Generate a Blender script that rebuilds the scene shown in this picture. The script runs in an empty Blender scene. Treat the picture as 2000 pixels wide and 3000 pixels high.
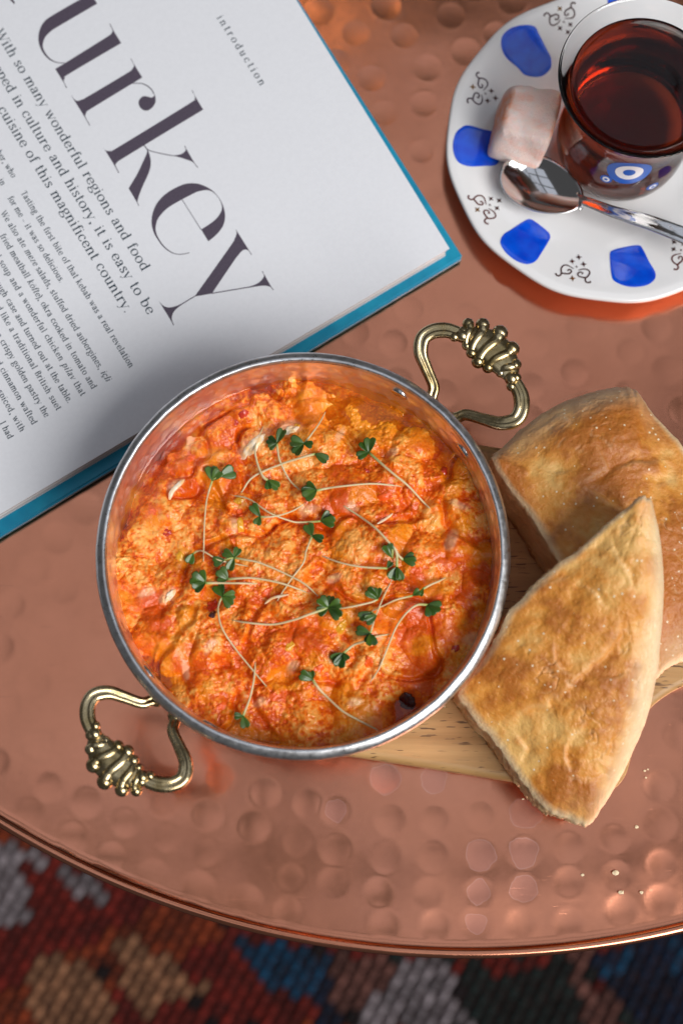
import bpy, bmesh, math, random
import numpy as np
from mathutils import Vector, Matrix

# ------------------------------------------------------------------ camera, world, lamps, exposure
SC = bpy.context.scene
COL = SC.collection
random.seed(7)
RNG = np.random.default_rng(11)

CAM_D, TILT, LENS = 0.434, math.radians(12.0), 50.0
FPX = LENS / 36.0 * 3000.0                       # focal length in pixels of a 2000 x 3000 frame
CAM = np.array([0.0, -CAM_D * math.sin(TILT), CAM_D * math.cos(TILT)])
A_R = np.array([1.0, 0.0, 0.0])
A_U = np.array([0.0, math.cos(TILT), math.sin(TILT)])
A_F = np.array([0.0, math.sin(TILT), -math.cos(TILT)])

cam = bpy.data.cameras.new("camera")
cam.sensor_fit = 'VERTICAL'; cam.sensor_height = 36.0; cam.lens = LENS
cam.clip_start = 0.02; cam.clip_end = 20.0
cam.dof.use_dof = True; cam.dof.focus_distance = 0.406; cam.dof.aperture_fstop = 8.0
cam_o = bpy.data.objects.new("camera", cam); COL.objects.link(cam_o)
cam_o.location = CAM; cam_o.rotation_euler = (TILT, 0, 0)
SC.camera = cam_o

world = bpy.data.worlds.new("World"); SC.world = world; world.use_nodes = True
bg = world.node_tree.nodes["Background"]
bg.inputs[0].default_value = (0.96, 0.97, 1.0, 1); bg.inputs[1].default_value = 0.075

def at(u, v, z):
    """point of the horizontal plane z seen at pixel (u, v) of the 2000 x 3000 photograph"""
    d = A_F + A_R * ((u - 1000.0) / FPX) + A_U * ((1500.0 - v) / FPX)
    t = (z - CAM[2]) / d[2]
    return CAM + d * t

def area(name, loc, aim, sx, sy, power, color):
    l = bpy.data.lights.new(name, 'AREA'); l.shape = 'RECTANGLE'; l.size = sx; l.size_y = sy
    l.energy = power; l.color = color
    o = bpy.data.objects.new(name, l); COL.objects.link(o); o.location = loc
    o.rotation_euler = (Vector(aim) - Vector(loc)).to_track_quat('-Z', 'Y').to_euler()
    o["kind"] = "helper"
    return o
area("window_light", (0.92, -0.78, 1.3), (0, 0, 0.03), 1.15, 1.0, 33.0, (1.0, 0.99, 0.98))
for _i in (-1, 0, 1):                            # added overhead fill standing in for ceiling bounce; gaps give the dents contrast
    for _j in (-1, 0, 1):
        _x, _y = 0.24 + 0.64 * _i, 0.12 + 0.70 * _j
        area("overhead_fill", (_x, _y, 1.7), (_x, _y, 0), 0.56, 0.62, 0.60, (0.80, 0.87, 1.0))
_p = at(948, 6, 0.0); _d = _p - CAM; _d[2] = -_d[2]; _d /= np.linalg.norm(_d)
area("pendant_lamp", tuple(_p + _d * 1.25), tuple(_p), 0.05, 0.05, 0.035, (1.0, 0.66, 0.30))

vs = SC.view_settings
vs.view_transform = 'Standard'; vs.look = 'None'; vs.exposure = 0.15; vs.gamma = 1.0
vs.use_curve_mapping = False
SC.render.engine = 'CYCLES'
SC.cycles.use_denoising = True
SC.cycles.max_bounces = 14; SC.cycles.transmission_bounces = 12; SC.cycles.transparent_max_bounces = 12
SC.cycles.caustics_refractive = True; SC.cycles.caustics_reflective = True
SC.cycles.sample_clamp_indirect = 6.0
SC.cycles.blur_glossy = 0.3

# ------------------------------------------------------------------ helpers
def at_surf(u, v, zf, it=6):
    p = at(u, v, 0.01)
    for _ in range(it):
        p = at(u, v, zf(p[0], p[1]))
    return p

def mesh_obj(name, verts, faces, mat=None, parent=None, smooth=True, attrs=None):
    me = bpy.data.meshes.new(name)
    if isinstance(faces, np.ndarray) and faces.ndim == 2:
        v = np.asarray(verts, dtype=np.float32); k = faces.shape[1]
        me.vertices.add(len(v)); me.vertices.foreach_set("co", v.ravel())
        me.loops.add(faces.size); me.loops.foreach_set("vertex_index", faces.astype(np.int32).ravel())
        me.polygons.add(len(faces))
        me.polygons.foreach_set("loop_start", np.arange(0, faces.size, k, dtype=np.int32))
        me.polygons.foreach_set("loop_total", np.full(len(faces), k, dtype=np.int32))
        me.update(calc_edges=True); me.validate()
    else:
        me.from_pydata([tuple(map(float, p)) for p in verts], [], [tuple(map(int, f)) for f in faces]); me.update()
    if smooth and len(me.polygons):
        me.polygons.foreach_set("use_smooth", np.ones(len(me.polygons), dtype=bool))
    for an, arr in (attrs or {}).items():
        arr = np.asarray(arr, dtype=np.float32)
        if arr.ndim == 1:
            a = me.attributes.new(an, 'FLOAT', 'POINT'); a.data.foreach_set("value", arr)
        else:
            c = np.ones((len(arr), 4), dtype=np.float32); c[:, :3] = arr[:, :3]
            a = me.attributes.new(an, 'FLOAT_COLOR', 'POINT'); a.data.foreach_set("color", c.ravel())
    if mat is not None: me.materials.append(mat)
    o = bpy.data.objects.new(name, me); COL.objects.link(o)
    if parent is not None:
        o.parent = parent
        o.matrix_parent_inverse = Matrix.Translation(-Vector(parent.location)) if parent.type == 'EMPTY' else Matrix.Identity(4)
    return o

def thing(name, loc, label, cat, group=None):
    o = bpy.data.objects.new(name, None); COL.objects.link(o); o.location = Vector(map(float, loc))
    o.empty_display_size = 0.01
    return tag(o, label, cat, group)

def tag(o, label=None, cat=None, group=None, kind=None):
    if label: o["label"] = label
    if cat: o["category"] = cat
    if group: o["group"] = group
    if kind: o["kind"] = kind
    return o

def smooth_path(pts, n=8, closed=False):
    P = np.asarray(pts, dtype=float); m = len(P); out = []
    rng = range(m) if closed else range(m - 1)
    for i in rng:
        if closed:
            p0, p1, p2, p3 = P[(i - 1) % m], P[i], P[(i + 1) % m], P[(i + 2) % m]
        else:
            p1, p2 = P[i], P[i + 1]
            p0 = P[i - 1] if i else 2 * p1 - p2
            p3 = P[i + 2] if i + 2 < m else 2 * p2 - p1
        for k in range(n):
            t = k / n
            out.append(0.5 * (2 * p1 + (p2 - p0) * t + (2 * p0 - 5 * p1 + 4 * p2 - p3) * t * t + (3 * p1 - p0 - 3 * p2 + p3) * t ** 3))
    if not closed: out.append(P[-1])
    return np.array(out)

def grid_faces(nu, nv, wrap_v=False, off=0):
    i = np.arange(nu - 1)[:, None]; j = np.arange(nv if wrap_v else nv - 1)[None, :]
    j2 = (j + 1) % nv
    a = i * nv + j; b = i * nv + j2; c = (i + 1) * nv + j2; d = (i + 1) * nv + j
    return np.stack([a, b, c, d], -1).reshape(-1, 4) + off

def lathe(profile, n=96, c=(0, 0), jit=None):
    """profile: list of (r, z); returns verts and quads of the surface of revolution about a vertical axis at c"""
    pr = np.asarray(profile, dtype=float); th = np.linspace(0, 2 * math.pi, n, endpoint=False)
    R = pr[:, 0][:, None] * np.ones(n)[None, :]; Z = pr[:, 1][:, None] * np.ones(n)[None, :]
    if jit is not None: R, Z = jit(R, Z, th[None, :] * np.ones(len(pr))[:, None])
    V = np.stack([c[0] + R * np.cos(th), c[1] + R * np.sin(th), Z], -1).reshape(-1, 3)
    return V, grid_faces(len(pr), n, True)

def tube(path, rad, ns=8, flat=1.0, up=(0, 0, 1), caps=True, section=None):
    """swept tube; rad scalar or per point; flat squeezes the section along `up`"""
    P = np.asarray(path, dtype=float); n = len(P)
    rad = np.full(n, rad) if np.isscalar(rad) else np.asarray(rad, dtype=float)
    T = np.gradient(P, axis=0); T /= np.linalg.norm(T, axis=1)[:, None] + 1e-12
    up = np.asarray(up, dtype=float)
    S = np.cross(T, up); S /= np.linalg.norm(S, axis=1)[:, None] + 1e-12
    U = np.cross(S, T)
    th = np.linspace(0, 2 * math.pi, ns, endpoint=False)
    if section is None: cs, sn = np.cos(th), np.sin(th) * flat
    else: cs, sn = section(th)
    V = (P[:, None, :] + S[:, None, :] * (rad[:, None] * cs)[:, :, None] + U[:, None, :] * (rad[:, None] * sn)[:, :, None]).reshape(-1, 3)
    F = grid_faces(n, ns, True).tolist()
    if caps:
        F.append(list(range(ns))[::-1]); F.append(list(range((n - 1) * ns, n * ns)))
    return V, F

class MB:
    def __init__(s): s.v = []; s.f = []
    def add(s, V, F):
        o = len(s.v); s.v.extend([tuple(map(float, p)) for p in V])
        s.f.extend([tuple(int(i) + o for i in f) for f in F]); return s
    def obj(s, name, mat, parent=None, smooth=True, attrs=None):
        return mesh_obj(name, s.v, s.f, mat, parent, smooth, attrs)

def ball(c, r, nu=8, nv=12, scale=(1, 1, 1)):
    V = []; F = []
    for i in range(nu + 1):
        a = math.pi * i / nu
        for j in range(nv):
            b = 2 * math.pi * j / nv
            V.append((c[0] + r * scale[0] * math.sin(a) * math.cos(b), c[1] + r * scale[1] * math.sin(a) * math.sin(b), c[2] + r * scale[2] * math.cos(a)))
    return V, grid_faces(nu + 1, nv, True).tolist()

# vectorised noise (plane) ---------------------------------------------------------------
def _hash(ix, iy, s):
    h = (ix.astype(np.int64) * 374761393 + iy.astype(np.int64) * 668265263 + s * 1442695041) & 0xFFFFFFFF
    h = ((h ^ (h >> 13)) * 1274126177) & 0xFFFFFFFF
    h = ((h ^ (h >> 16)) * 2246822519) & 0xFFFFFFFF
    return ((h ^ (h >> 15)) & 0xFFFFFF) / float(0xFFFFFF)

def vnoise(x, y, s=0):
    ix = np.floor(x); iy = np.floor(y); fx = x - ix; fy = y - iy
    fx = fx * fx * fx * (fx * (fx * 6 - 15) + 10); fy = fy * fy * fy * (fy * (fy * 6 - 15) + 10)
    ix = ix.astype(np.int64); iy = iy.astype(np.int64)
    a = _hash(ix, iy, s); b = _hash(ix + 1, iy, s); c = _hash(ix, iy + 1, s); d = _hash(ix + 1, iy + 1, s)
    return (a * (1 - fx) + b * fx) * (1 - fy) + (c * (1 - fx) + d * fx) * fy

def fbm(x, y, s=0, o=4, g=0.5):
    t = 0; a = 1.0; m = 0
    for k in range(o):
        ca, sa = math.cos(0.7 * k), math.sin(0.7 * k)
        t = t + a * vnoise((x * ca - y * sa) * 2 ** k + 13.7 * k, (x * sa + y * ca) * 2 ** k - 7.3 * k, s + k); m += a; a *= g
    return t / m

def worley(x, y, s=0):
    ix = np.floor(x).astype(np.int64); iy = np.floor(y).astype(np.int64)
    f1 = np.full(x.shape, 9.0); idv = np.zeros(x.shape)
    for dx in (-1, 0, 1):
        for dy in (-1, 0, 1):
            cx = ix + dx; cy = iy + dy
            px = cx + _hash(cx, cy, s); py = cy + _hash(cx, cy, s + 77)
            d = np.hypot(px - x, py - y); m = d < f1
            idv = np.where(m, _hash(cx, cy, s + 5), idv); f1 = np.where(m, d, f1)
    return f1, idv

def sstep(a, b, x):
    t = np.clip((x - a) / (b - a), 0, 1); return t * t * (3 - 2 * t)

# materials ------------------------------------------------------------------------------
def mat(name, base=(0.8, 0.8, 0.8), rough=0.5, metal=0.0, **kw):
    m = bpy.data.materials.new(name); m.use_nodes = True
    b = m.node_tree.nodes["Principled BSDF"]
    b.inputs["Base Color"].default_value = (*base, 1); b.inputs["Roughness"].default_value = rough; b.inputs["Metallic"].default_value = metal
    for k, v in kw.items(): b.inputs[k.replace("_", " ")].default_value = v
    return m

class NT:
    """small node-graph helper"""
    def __init__(s, m): s.t = m.node_tree; s.b = s.t.nodes.get("Principled BSDF"); s.out = s.t.nodes.get("Material Output"); s._c = None
    def n(s, kind, **kw):
        nd = s.t.nodes.new(kind)
        for k, v in kw.items(): setattr(nd, k, v)
        return nd
    def l(s, a, b): s.t.links.new(a, b)
    def coord(s):
        if s._c is None: s._c = s.n("ShaderNodeTexCoord").outputs["Object"]
        return s._c
    def noise(s, scale, detail=4, rough=0.55, vec=None, dist=0.0):
        nd = s.n("ShaderNodeTexNoise"); nd.inputs["Scale"].default_value = scale; nd.inputs["Detail"].default_value = detail
        nd.inputs["Roughness"].default_value = rough; nd.inputs["Distortion"].default_value = dist
        s.l(vec or s.coord(), nd.inputs["Vector"]); return nd.outputs["Fac"]
    def ramp(s, fac, stops):
        nd = s.n("ShaderNodeValToRGB"); e = nd.color_ramp.elements
        while len(e) < len(stops): e.new(0.5)
        for i, (p, c) in enumerate(stops):
            e[i].position = p; e[i].color = (*c, 1) if len(c) == 3 else c
        s.l(fac, nd.inputs[0]); return nd.outputs[0]
    def math(s, op, a, b=None, c=None):
        nd = s.n("ShaderNodeMath", operation=op)
        for i, x in enumerate((a, b, c)):
            if x is None: continue
            if isinstance(x, (int, float)): nd.inputs[i].default_value = x
            else: s.l(x, nd.inputs[i])
        return nd.outputs[0]
    def mix(s, fac, a, b, mode='MIX'):
        nd = s.n("ShaderNodeMix", data_type='RGBA', blend_type=mode)
        for inp, x in ((nd.inputs["Factor"], fac), (nd.inputs[6], a), (nd.inputs[7], b)):
            if isinstance(x, (int, float)): inp.default_value = x
            elif isinstance(x, tuple): inp.default_value = (*x, 1) if len(x) == 3 else x
            else: s.l(x, inp)
        return nd.outputs[2]
    def maprange(s, x, a, b, c=0.0, d=1.0):
        nd = s.n("ShaderNodeMapRange"); s.l(x, nd.inputs[0])
        for i, v in enumerate((a, b, c, d)): nd.inputs[i + 1].default_value = v
        return nd.outputs[0]
    def attr(s, name): return s.n("ShaderNodeAttribute", attribute_name=name)
    def mapping(s, scale=(1, 1, 1), rot=(0, 0, 0), vec=None):
        nd = s.n("ShaderNodeMapping"); nd.inputs["Scale"].default_value = scale; nd.inputs["Rotation"].default_value = rot
        s.l(vec or s.coord(), nd.inputs["Vector"]); return nd.outputs[0]
    def bump(s, h, strength=0.3, dist=0.001, normal=None):
        nd = s.n("ShaderNodeBump"); nd.inputs["Strength"].default_value = strength; nd.inputs["Distance"].default_value = dist
        s.l(h, nd.inputs["Height"])
        if normal: s.l(normal, nd.inputs["Normal"])
        return nd.outputs[0]
    def base(s, c): s.l(c, s.b.inputs["Base Color"])
    def rough(s, c): s.l(c, s.b.inputs["Roughness"])
    def normal(s, c): s.l(c, s.b.inputs["Normal"])
# ------------------------------------------------------------------ materials of the setting
def copper_material():
    m = mat("hammered_copper", (0.82, 0.36, 0.23), 0.24, 1.0); t = NT(m)
    big = t.noise(9, 3); fine = t.noise(420, 4, 0.6)
    col = t.mix(t.maprange(big, 0.35, 0.65), (0.67, 0.26, 0.15), (0.74, 0.305, 0.185))
    col = t.mix(t.maprange(fine, 0.3, 0.75, 0, 0.16), col, (0.62, 0.23, 0.125))
    # lacquer blisters: pale rings where the clear lacquer has lifted from a dent
    wob = t.n("ShaderNodeTexNoise"); wob.inputs["Scale"].default_value = 190.0; t.l(t.coord(), wob.inputs["Vector"])
    wv = t.n("ShaderNodeVectorMath", operation='MULTIPLY_ADD'); t.l(wob.outputs["Color"], wv.inputs[0]); wv.inputs[1].default_value = (.0030, .0030, 0); t.l(t.coord(), wv.inputs[2])
    dmin = None
    for (bx, by, br) in BLIST:
        vd = t.n("ShaderNodeVectorMath", operation='DISTANCE'); t.l(wv.outputs[0], vd.inputs[0]); vd.inputs[1].default_value = (bx + .0015, by + .0015, 0)
        q = t.math('DIVIDE', vd.outputs["Value"], br); dmin = q if dmin is None else t.math('MINIMUM', dmin, q)
    inside = t.maprange(dmin, 1.0, 0.97)
    edge = t.math('MULTIPLY', inside, t.maprange(dmin, 0.90, 0.96))
    col = t.mix(t.math('MULTIPLY', inside, 0.20), col, (0.78, 0.38, 0.34))
    col = t.mix(t.math('MULTIPLY', edge, 0.22), col, (0.93, 0.60, 0.50))
    t.base(col)
    rr = t.maprange(t.noise(45, 5, 0.65), 0.3, 0.7, 0.13, 0.23)
    t.rough(t.math('ADD', rr, t.math('MULTIPLY', inside, 0.03)))
    # hair-line scratches
    sc = t.noise(1.0, 2, 0.5, t.mapping((60, 2600, 1), (0, 0, 0.6)))
    h = t.math('ADD', t.math('MULTIPLY', fine, 0.35), t.math('MULTIPLY', t.math('GREATER_THAN', sc, 0.74), 0.5))
    t.normal(t.bump(h, 0.10, 0.0002))
    return m

# ------------------------------------------------------------------ copper table
TC = at(1330, 262, 0.0)[:2]
TR = abs(at(1330, 2809, 0.0)[1] - TC[1])

SEEN_PX = [(143, 2305), (83, 2385), (252, 2350), (367, 2410), (478, 2353), (491, 2455), (606, 2388), (606, 2497), (210, 2455), (325, 2512), (446, 2564), (580, 2602), (647, 2280), (778, 2324), (899, 2356), (743, 2423), (871, 2465), (851, 2570), (721, 2640), (842, 2669), (976, 2583), (982, 2490), (982, 2375), (1128, 2280), (1268, 2283), (1383, 2296), (1143, 2404), (1274, 2404), (1408, 2391), (1539, 2385), (1128, 2512), (1268, 2512), (1408, 2506), (1533, 2497), (1666, 2481), (1797, 2455), (1925, 2302), (1931, 2417), (1931, 2532), (1108, 2615), (1255, 2615), (1402, 2615), (1533, 2602), (1663, 2583), (1804, 2564), (1816, 2666), (1931, 2640), (1128, 2710), (1274, 2710), (1395, 2707), (1523, 2704), (1663, 2704)]
SEEN_DENTS = [(*at(u, v, 0)[:2], random.uniform(.0041, .0048), random.uniform(.00008, .00017)) for u, v in SEEN_PX]

def dent_field(X, Y):
    r = np.hypot(X - TC[0], Y - TC[1]); th = np.arctan2(Y - TC[1], X - TC[0])
    H = np.zeros_like(X); dents = []
    ring = 0.0128; k0 = 1
    for k in range(k0, int((TR - 0.011) / ring) + 1):
        rr = k * ring; n = max(5, int(2 * math.pi * rr / 0.0148)); ph = random.random() * 6.28
        for j in range(n):
            a = ph + 2 * math.pi * j / n + random.uniform(-.12, .12) / max(k, 1) * 1.4
            q = rr + random.uniform(-.0016, .0016)
            x_, y_ = TC[0] + q * math.cos(a), TC[1] + q * math.sin(a)
            if min(math.hypot(x_ - e[0], y_ - e[1]) for e in SEEN_DENTS) < 0.0105: continue
            dents.append((TC[0] + q * math.cos(a), TC[1] + q * math.sin(a), random.uniform(.0039, .0050), random.uniform(.00004, .00010)))
    return dents + SEEN_DENTS

DENTS = dent_field(np.zeros(1), np.zeros(1))
BLIST = [(1268, 2283, 40), (1539, 2385, 44), (1408, 2506, 44), (1533, 2497, 43), (1533, 2602, 38), (1402, 2615, 33), (1395, 2707, 30), (1128, 2280, 44), (982, 2375, 30)]
BLIST = [(*at(u, v, 0)[:2], r / 9600.0) for u, v, r in BLIST]

M_COPPER = copper_material()

def build_table():
    root = thing("copper_table", (TC[0], TC[1], 0.0), "round hammered copper table top that carries all the dishes", "table")
    nr, na = 330, 1500
    r = np.linspace(0.00003, TR - 0.0030, nr); th = np.linspace(0, 2 * math.pi, na, endpoint=False)
    X = TC[0] + r[:, None] * np.cos(th); Y = TC[1] + r[:, None] * np.sin(th)
    Z = 0.00045 * (fbm(X * 22, Y * 22, 3, 3) - 0.5)
    Bl = np.zeros_like(X)
    dr = r[1] - r[0]
    def patch(cx, cy, R):
        rc = math.hypot(cx - TC[0], cy - TC[1]); ac = math.atan2(cy - TC[1], cx - TC[0]) % (2 * math.pi)
        i0 = max(0, int((rc - R - r[0]) / dr)); i1 = min(nr, int((rc + R - r[0]) / dr) + 2)
        w = R / max(rc - R, 0.004) * na / (2 * math.pi); jc = ac / (2 * math.pi) * na
        if w > na / 2: js = np.arange(na)
        else: js = np.arange(int(jc - w) - 1, int(jc + w) + 2) % na
        return np.ix_(np.arange(i0, i1), js)
    for cx, cy, R, dp in DENTS:
        ix = patch(cx, cy, R * 1.35)
        d = np.hypot(X[ix] - cx, Y[ix] - cy) / R
        Z[ix] += -dp * np.clip(1 - d * d, 0, 1) ** 1.0 + 0.13 * dp * np.exp(-((d - 1.08) / 0.13) ** 2)
    for cx, cy, R in BLIST:
        # snap a blister to the nearest dent
        q = min(DENTS, key=lambda e: (e[0] - cx) ** 2 + (e[1] - cy) ** 2)
        if math.hypot(q[0] - cx, q[1] - cy) < 0.008: cx, cy = q[0], q[1]
        ix = patch(cx, cy, R * 2)
        d = np.hypot(X[ix] - cx, Y[ix] - cy) / R
        Bl[ix] = np.maximum(Bl[ix], np.clip(1.5 - d, 0, 1))
    # the sheet dips a little before the beaded edge
    e = r - (TR - 0.0030)
    Z += (-0.0006 * sstep(-0.026, 0.004, e) + 0.0005 * np.exp(-(e / 0.0007) ** 2))[:, None]
    V = np.stack([X, Y, Z], -1).reshape(-1, 3)
    F = grid_faces(nr, na, True)
    mesh_obj("table_top", V, F, M_COPPER, root, attrs={"blister": Bl.ravel()})
    prof = [(TR - 0.0031, -0.0003)]
    for k in range(13):
        a = math.pi - math.pi * 1.45 * k / 12
        prof.append((TR - 0.0015 + 0.0015 * math.cos(a), -0.0003 + 0.0013 * math.sin(a)))
    V, F = lathe(prof, 420, TC); mesh_obj("edge_bead", V, F, M_COPPER, root)
    prof = [(TR - 0.0012, -0.0019), (TR - 0.0012, -0.006), (TR - 0.0010, -0.010), (TR - 0.0010, -0.0125), (TR - 0.0022, -0.0138), (TR - 0.006, -0.0142), (0.01, -0.0142)]
    V, F = lathe(prof, 300, TC); mesh_obj("skirt", V, F, M_COPPER, root)
    return root
build_table()

# ------------------------------------------------------------------ woven rug below
def build_rug():
    ZR = -0.52
    c0 = at(1000, 2800, ZR)
    root = thing("woven_rug", (c0[0], c0[1], ZR), "chunky woven rug in red, tan, grey and blue under the table", "rug")
    bm = mat("rug_backing", (0.030, 0.010, 0.008), 0.95)
    hx, hy = 0.80, 0.70
    nb = 24
    xs = np.linspace(-hx, hx, nb); ys = np.linspace(-hy, hy, nb)
    X, Y = np.meshgrid(xs, ys, indexing='ij')
    Z = ZR - 0.004 + 0.001 * vnoise(X * 9, Y * 9, 4)
    mesh_obj("backing", np.stack([c0[0] + X, c0[1] + Y, Z], -1).reshape(-1, 3), grid_faces(nb, nb), bm, root)
    RED, RUST, TAN, GREY, BLUE, NAVY, PINK, GREEN, BLK = (.25, .016, .008), (.36, .055, .012), (.48, .22, .11), (.40, .34, .36), (.003, .075, .17), (.003, .018, .055), (.28, .11, .085), (.012, .026, .024), (.010, .006, .008)
    polys = [  # pixel outlines of the coloured fields on the rug
        ([(-200, 2380), (70, 2480), (340, 2610), (300, 2660), (120, 2540), (-200, 2490)], GREY),
        ([(-200, 2480), (60, 2500), (90, 2690), (20, 2720), (-200, 2650)], GREY),
        ([(320, 2700), (480, 2800), (600, 2890), (470, 2960), (400, 2990), (360, 2900)], TAN),
        ([(70, 2780), (230, 2820), (350, 2960), (300, 3100), (110, 3060)], TAN),
        ([(640, 2730), (940, 2790), (1000, 2860), (960, 2960), (760, 2870)], BLUE),
        ([(940, 2800), (1010, 2880), (990, 3060), (900, 3100), (920, 2960)], NAVY),
        ([(960, 2800), (1190, 2800), (1180, 2880), (1090, 2930), (980, 2960)], PINK),
        ([(1180, 2800), (1330, 2810), (1320, 2920), (1380, 3020), (1030, 3020), (1090, 2930)], GREY),
        ([(1380, 2800), (1620, 2790), (1600, 2830), (1420, 2880)], RED),
        ([(1360, 2850), (1600, 2830), (1720, 2900), (1680, 3060), (1380, 3040)], GREEN),
        ([(1650, 2790), (1830, 2760), (1800, 2800), (1700, 2840)], PINK),
        ([(1680, 2850), (1760, 2900), (1840, 2960), (1760, 3060), (1700, 3000)], PINK),
        ([(1700, 2830), (1860, 2740), (2300, 2650), (2300, 3100), (1900, 3060), (1790, 2900)], NAVY),
        ([(1740, 2830), (1840, 2780), (1840, 2850), (1780, 2880)], BLUE),
        ([(1960, 2760), (2100, 2740), (2100, 2840), (1970, 2850)], BLUE),
    ]
    def inside(px, py, poly):
        n = len(poly); r = False; j = n - 1
        for i in range(n):
            xi, yi = poly[i]; xj, yj = poly[j]
            if (yi > py) != (yj > py) and px < (xj - xi) * (py - yi) / (yj - yi) + xi: r = not r
            j = i
        return r
    def pix(p):
        d = p - CAM; k = d @ A_F
        return 1000 + FPX * (d @ A_R) / k, 1500 - FPX * (d @ A_U) / k
    # yarn bumps: rows run up to the right, each bump a small plump stitch
    va = math.radians(62); ex = np.array([math.cos(va), math.sin(va)]); ey = np.array([-ex[1], ex[0]])
    base_v, base_f = ball((0, 0, 0), 1.0, 4, 6)
    base_v = np.array(base_v)
    Vs, Fs, Cs = [], [], []; off = 0; bf = np.array(base_f)
    L, W = 0.0098, 0.0076
    for i in range(-72, 73):
        for j in range(-110, 111):
            q = ex * (i + (0.34 * j) % 1.0 + 0.10 * (_hash(np.array([i]), np.array([j]), 3)[0] - .5)) * L + ey * j * W
            if abs(q[0]) > hx or abs(q[1]) > hy: continue
            p = np.array([c0[0] + q[0], c0[1] + q[1], ZR])
            u, v = pix(p)
            if not (-250 < u < 2250 and 2200 < v < 3250): continue
            c = None
            for poly, cc in polys:
                if inside(u, v, poly): c = cc
            if c is None:
                s = math.sin(u * 0.006 + v * 0.011)
                c = RED if s < 0.5 else RUST
                if _hash(np.array([i]), np.array([j]), 5)[0] < 0.03: c = BLK
                elif u > 1150 and v > 2790: c = GREEN if _hash(np.array([i]), np.array([j]), 8)[0] < 0.5 else RED
            w = 0.42 + 0.60 * random.random()
            sv = base_v * np.array([L * 0.62, W * (0.28 + 0.10 * random.random()), 0.0040])
            a = va + random.uniform(-.14, .14) - 0.05
            R = np.array([[math.cos(a), -math.sin(a), 0], [math.sin(a), math.cos(a), 0], [0, 0, 1]])
            Vs.append(sv @ R.T + p + np.array([0, 0, random.uniform(-.001, .001)])); Fs.append(bf + off); off += len(base_v)
            Cs.append(np.tile(np.array(c) * w, (len(base_v), 1)))
    ym = mat("yarn", rough=0.9); t = NT(ym); t.base(t.attr("Col").outputs["Color"])
    y = mesh_obj("yarn_stitches", np.concatenate(Vs), np.concatenate(Fs), ym, root, attrs={"Col": np.concatenate(Cs)})
    y["kind"] = "stuff"
build_rug()
# ------------------------------------------------------------------ open cookbook
M_PAPER = mat("coated_paper", (0.80, 0.80, 0.82), 0.55); _t = NT(M_PAPER)
_t.base(_t.mix(_t.maprange(_t.noise(900, 3), 0.3, 0.7), (0.765, 0.77, 0.80), (0.795, 0.80, 0.83)))
_t.normal(_t.bump(_t.noise(1500, 3), 0.05, 0.0002))
M_PAGEDGE = mat("page_edge", (0.76, 0.755, 0.75), 0.8)
M_PAGEDGE2 = mat("page_edge_grey", (0.55, 0.53, 0.52), 0.8)
M_TEAL = mat("teal_cover", (0.0, 0.26, 0.42), 0.38); _t = NT(M_TEAL)
_t.base(_t.mix(_t.maprange(_t.noise(160, 4), 0.3, 0.7), (0.0, 0.21, 0.36), (0.005, 0.30, 0.46)))
M_INK = mat("heading_ink", (0.075, 0.058, 0.085), 0.6)
_t = NT(M_INK); _t.base(_t.mix(_t.maprange(_t.noise(1800, 3, 0.7), 0.3, 0.7), (0.062, 0.048, 0.072), (0.095, 0.072, 0.104)))
M_TEXT = mat("text_ink", (0.012, 0.032, 0.05), 0.6)

ZP = 0.0105                                    # height of the printed page
def line_prof(S, T): return (T - S) / np.linalg.norm(T - S)
PC = at(1316, 728, ZP)
P_UP = line_prof(PC, at(868, 0, ZP))           # along the right edge, towards the spine (reversed text direction)
P_LF = line_prof(PC, at(0, 1507, ZP))          # along the fore edge, towards the foot of the page
T_DIR = line_prof(at(62.5, 566, ZP), at(380, 1078.6, ZP))   # reading direction

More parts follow.
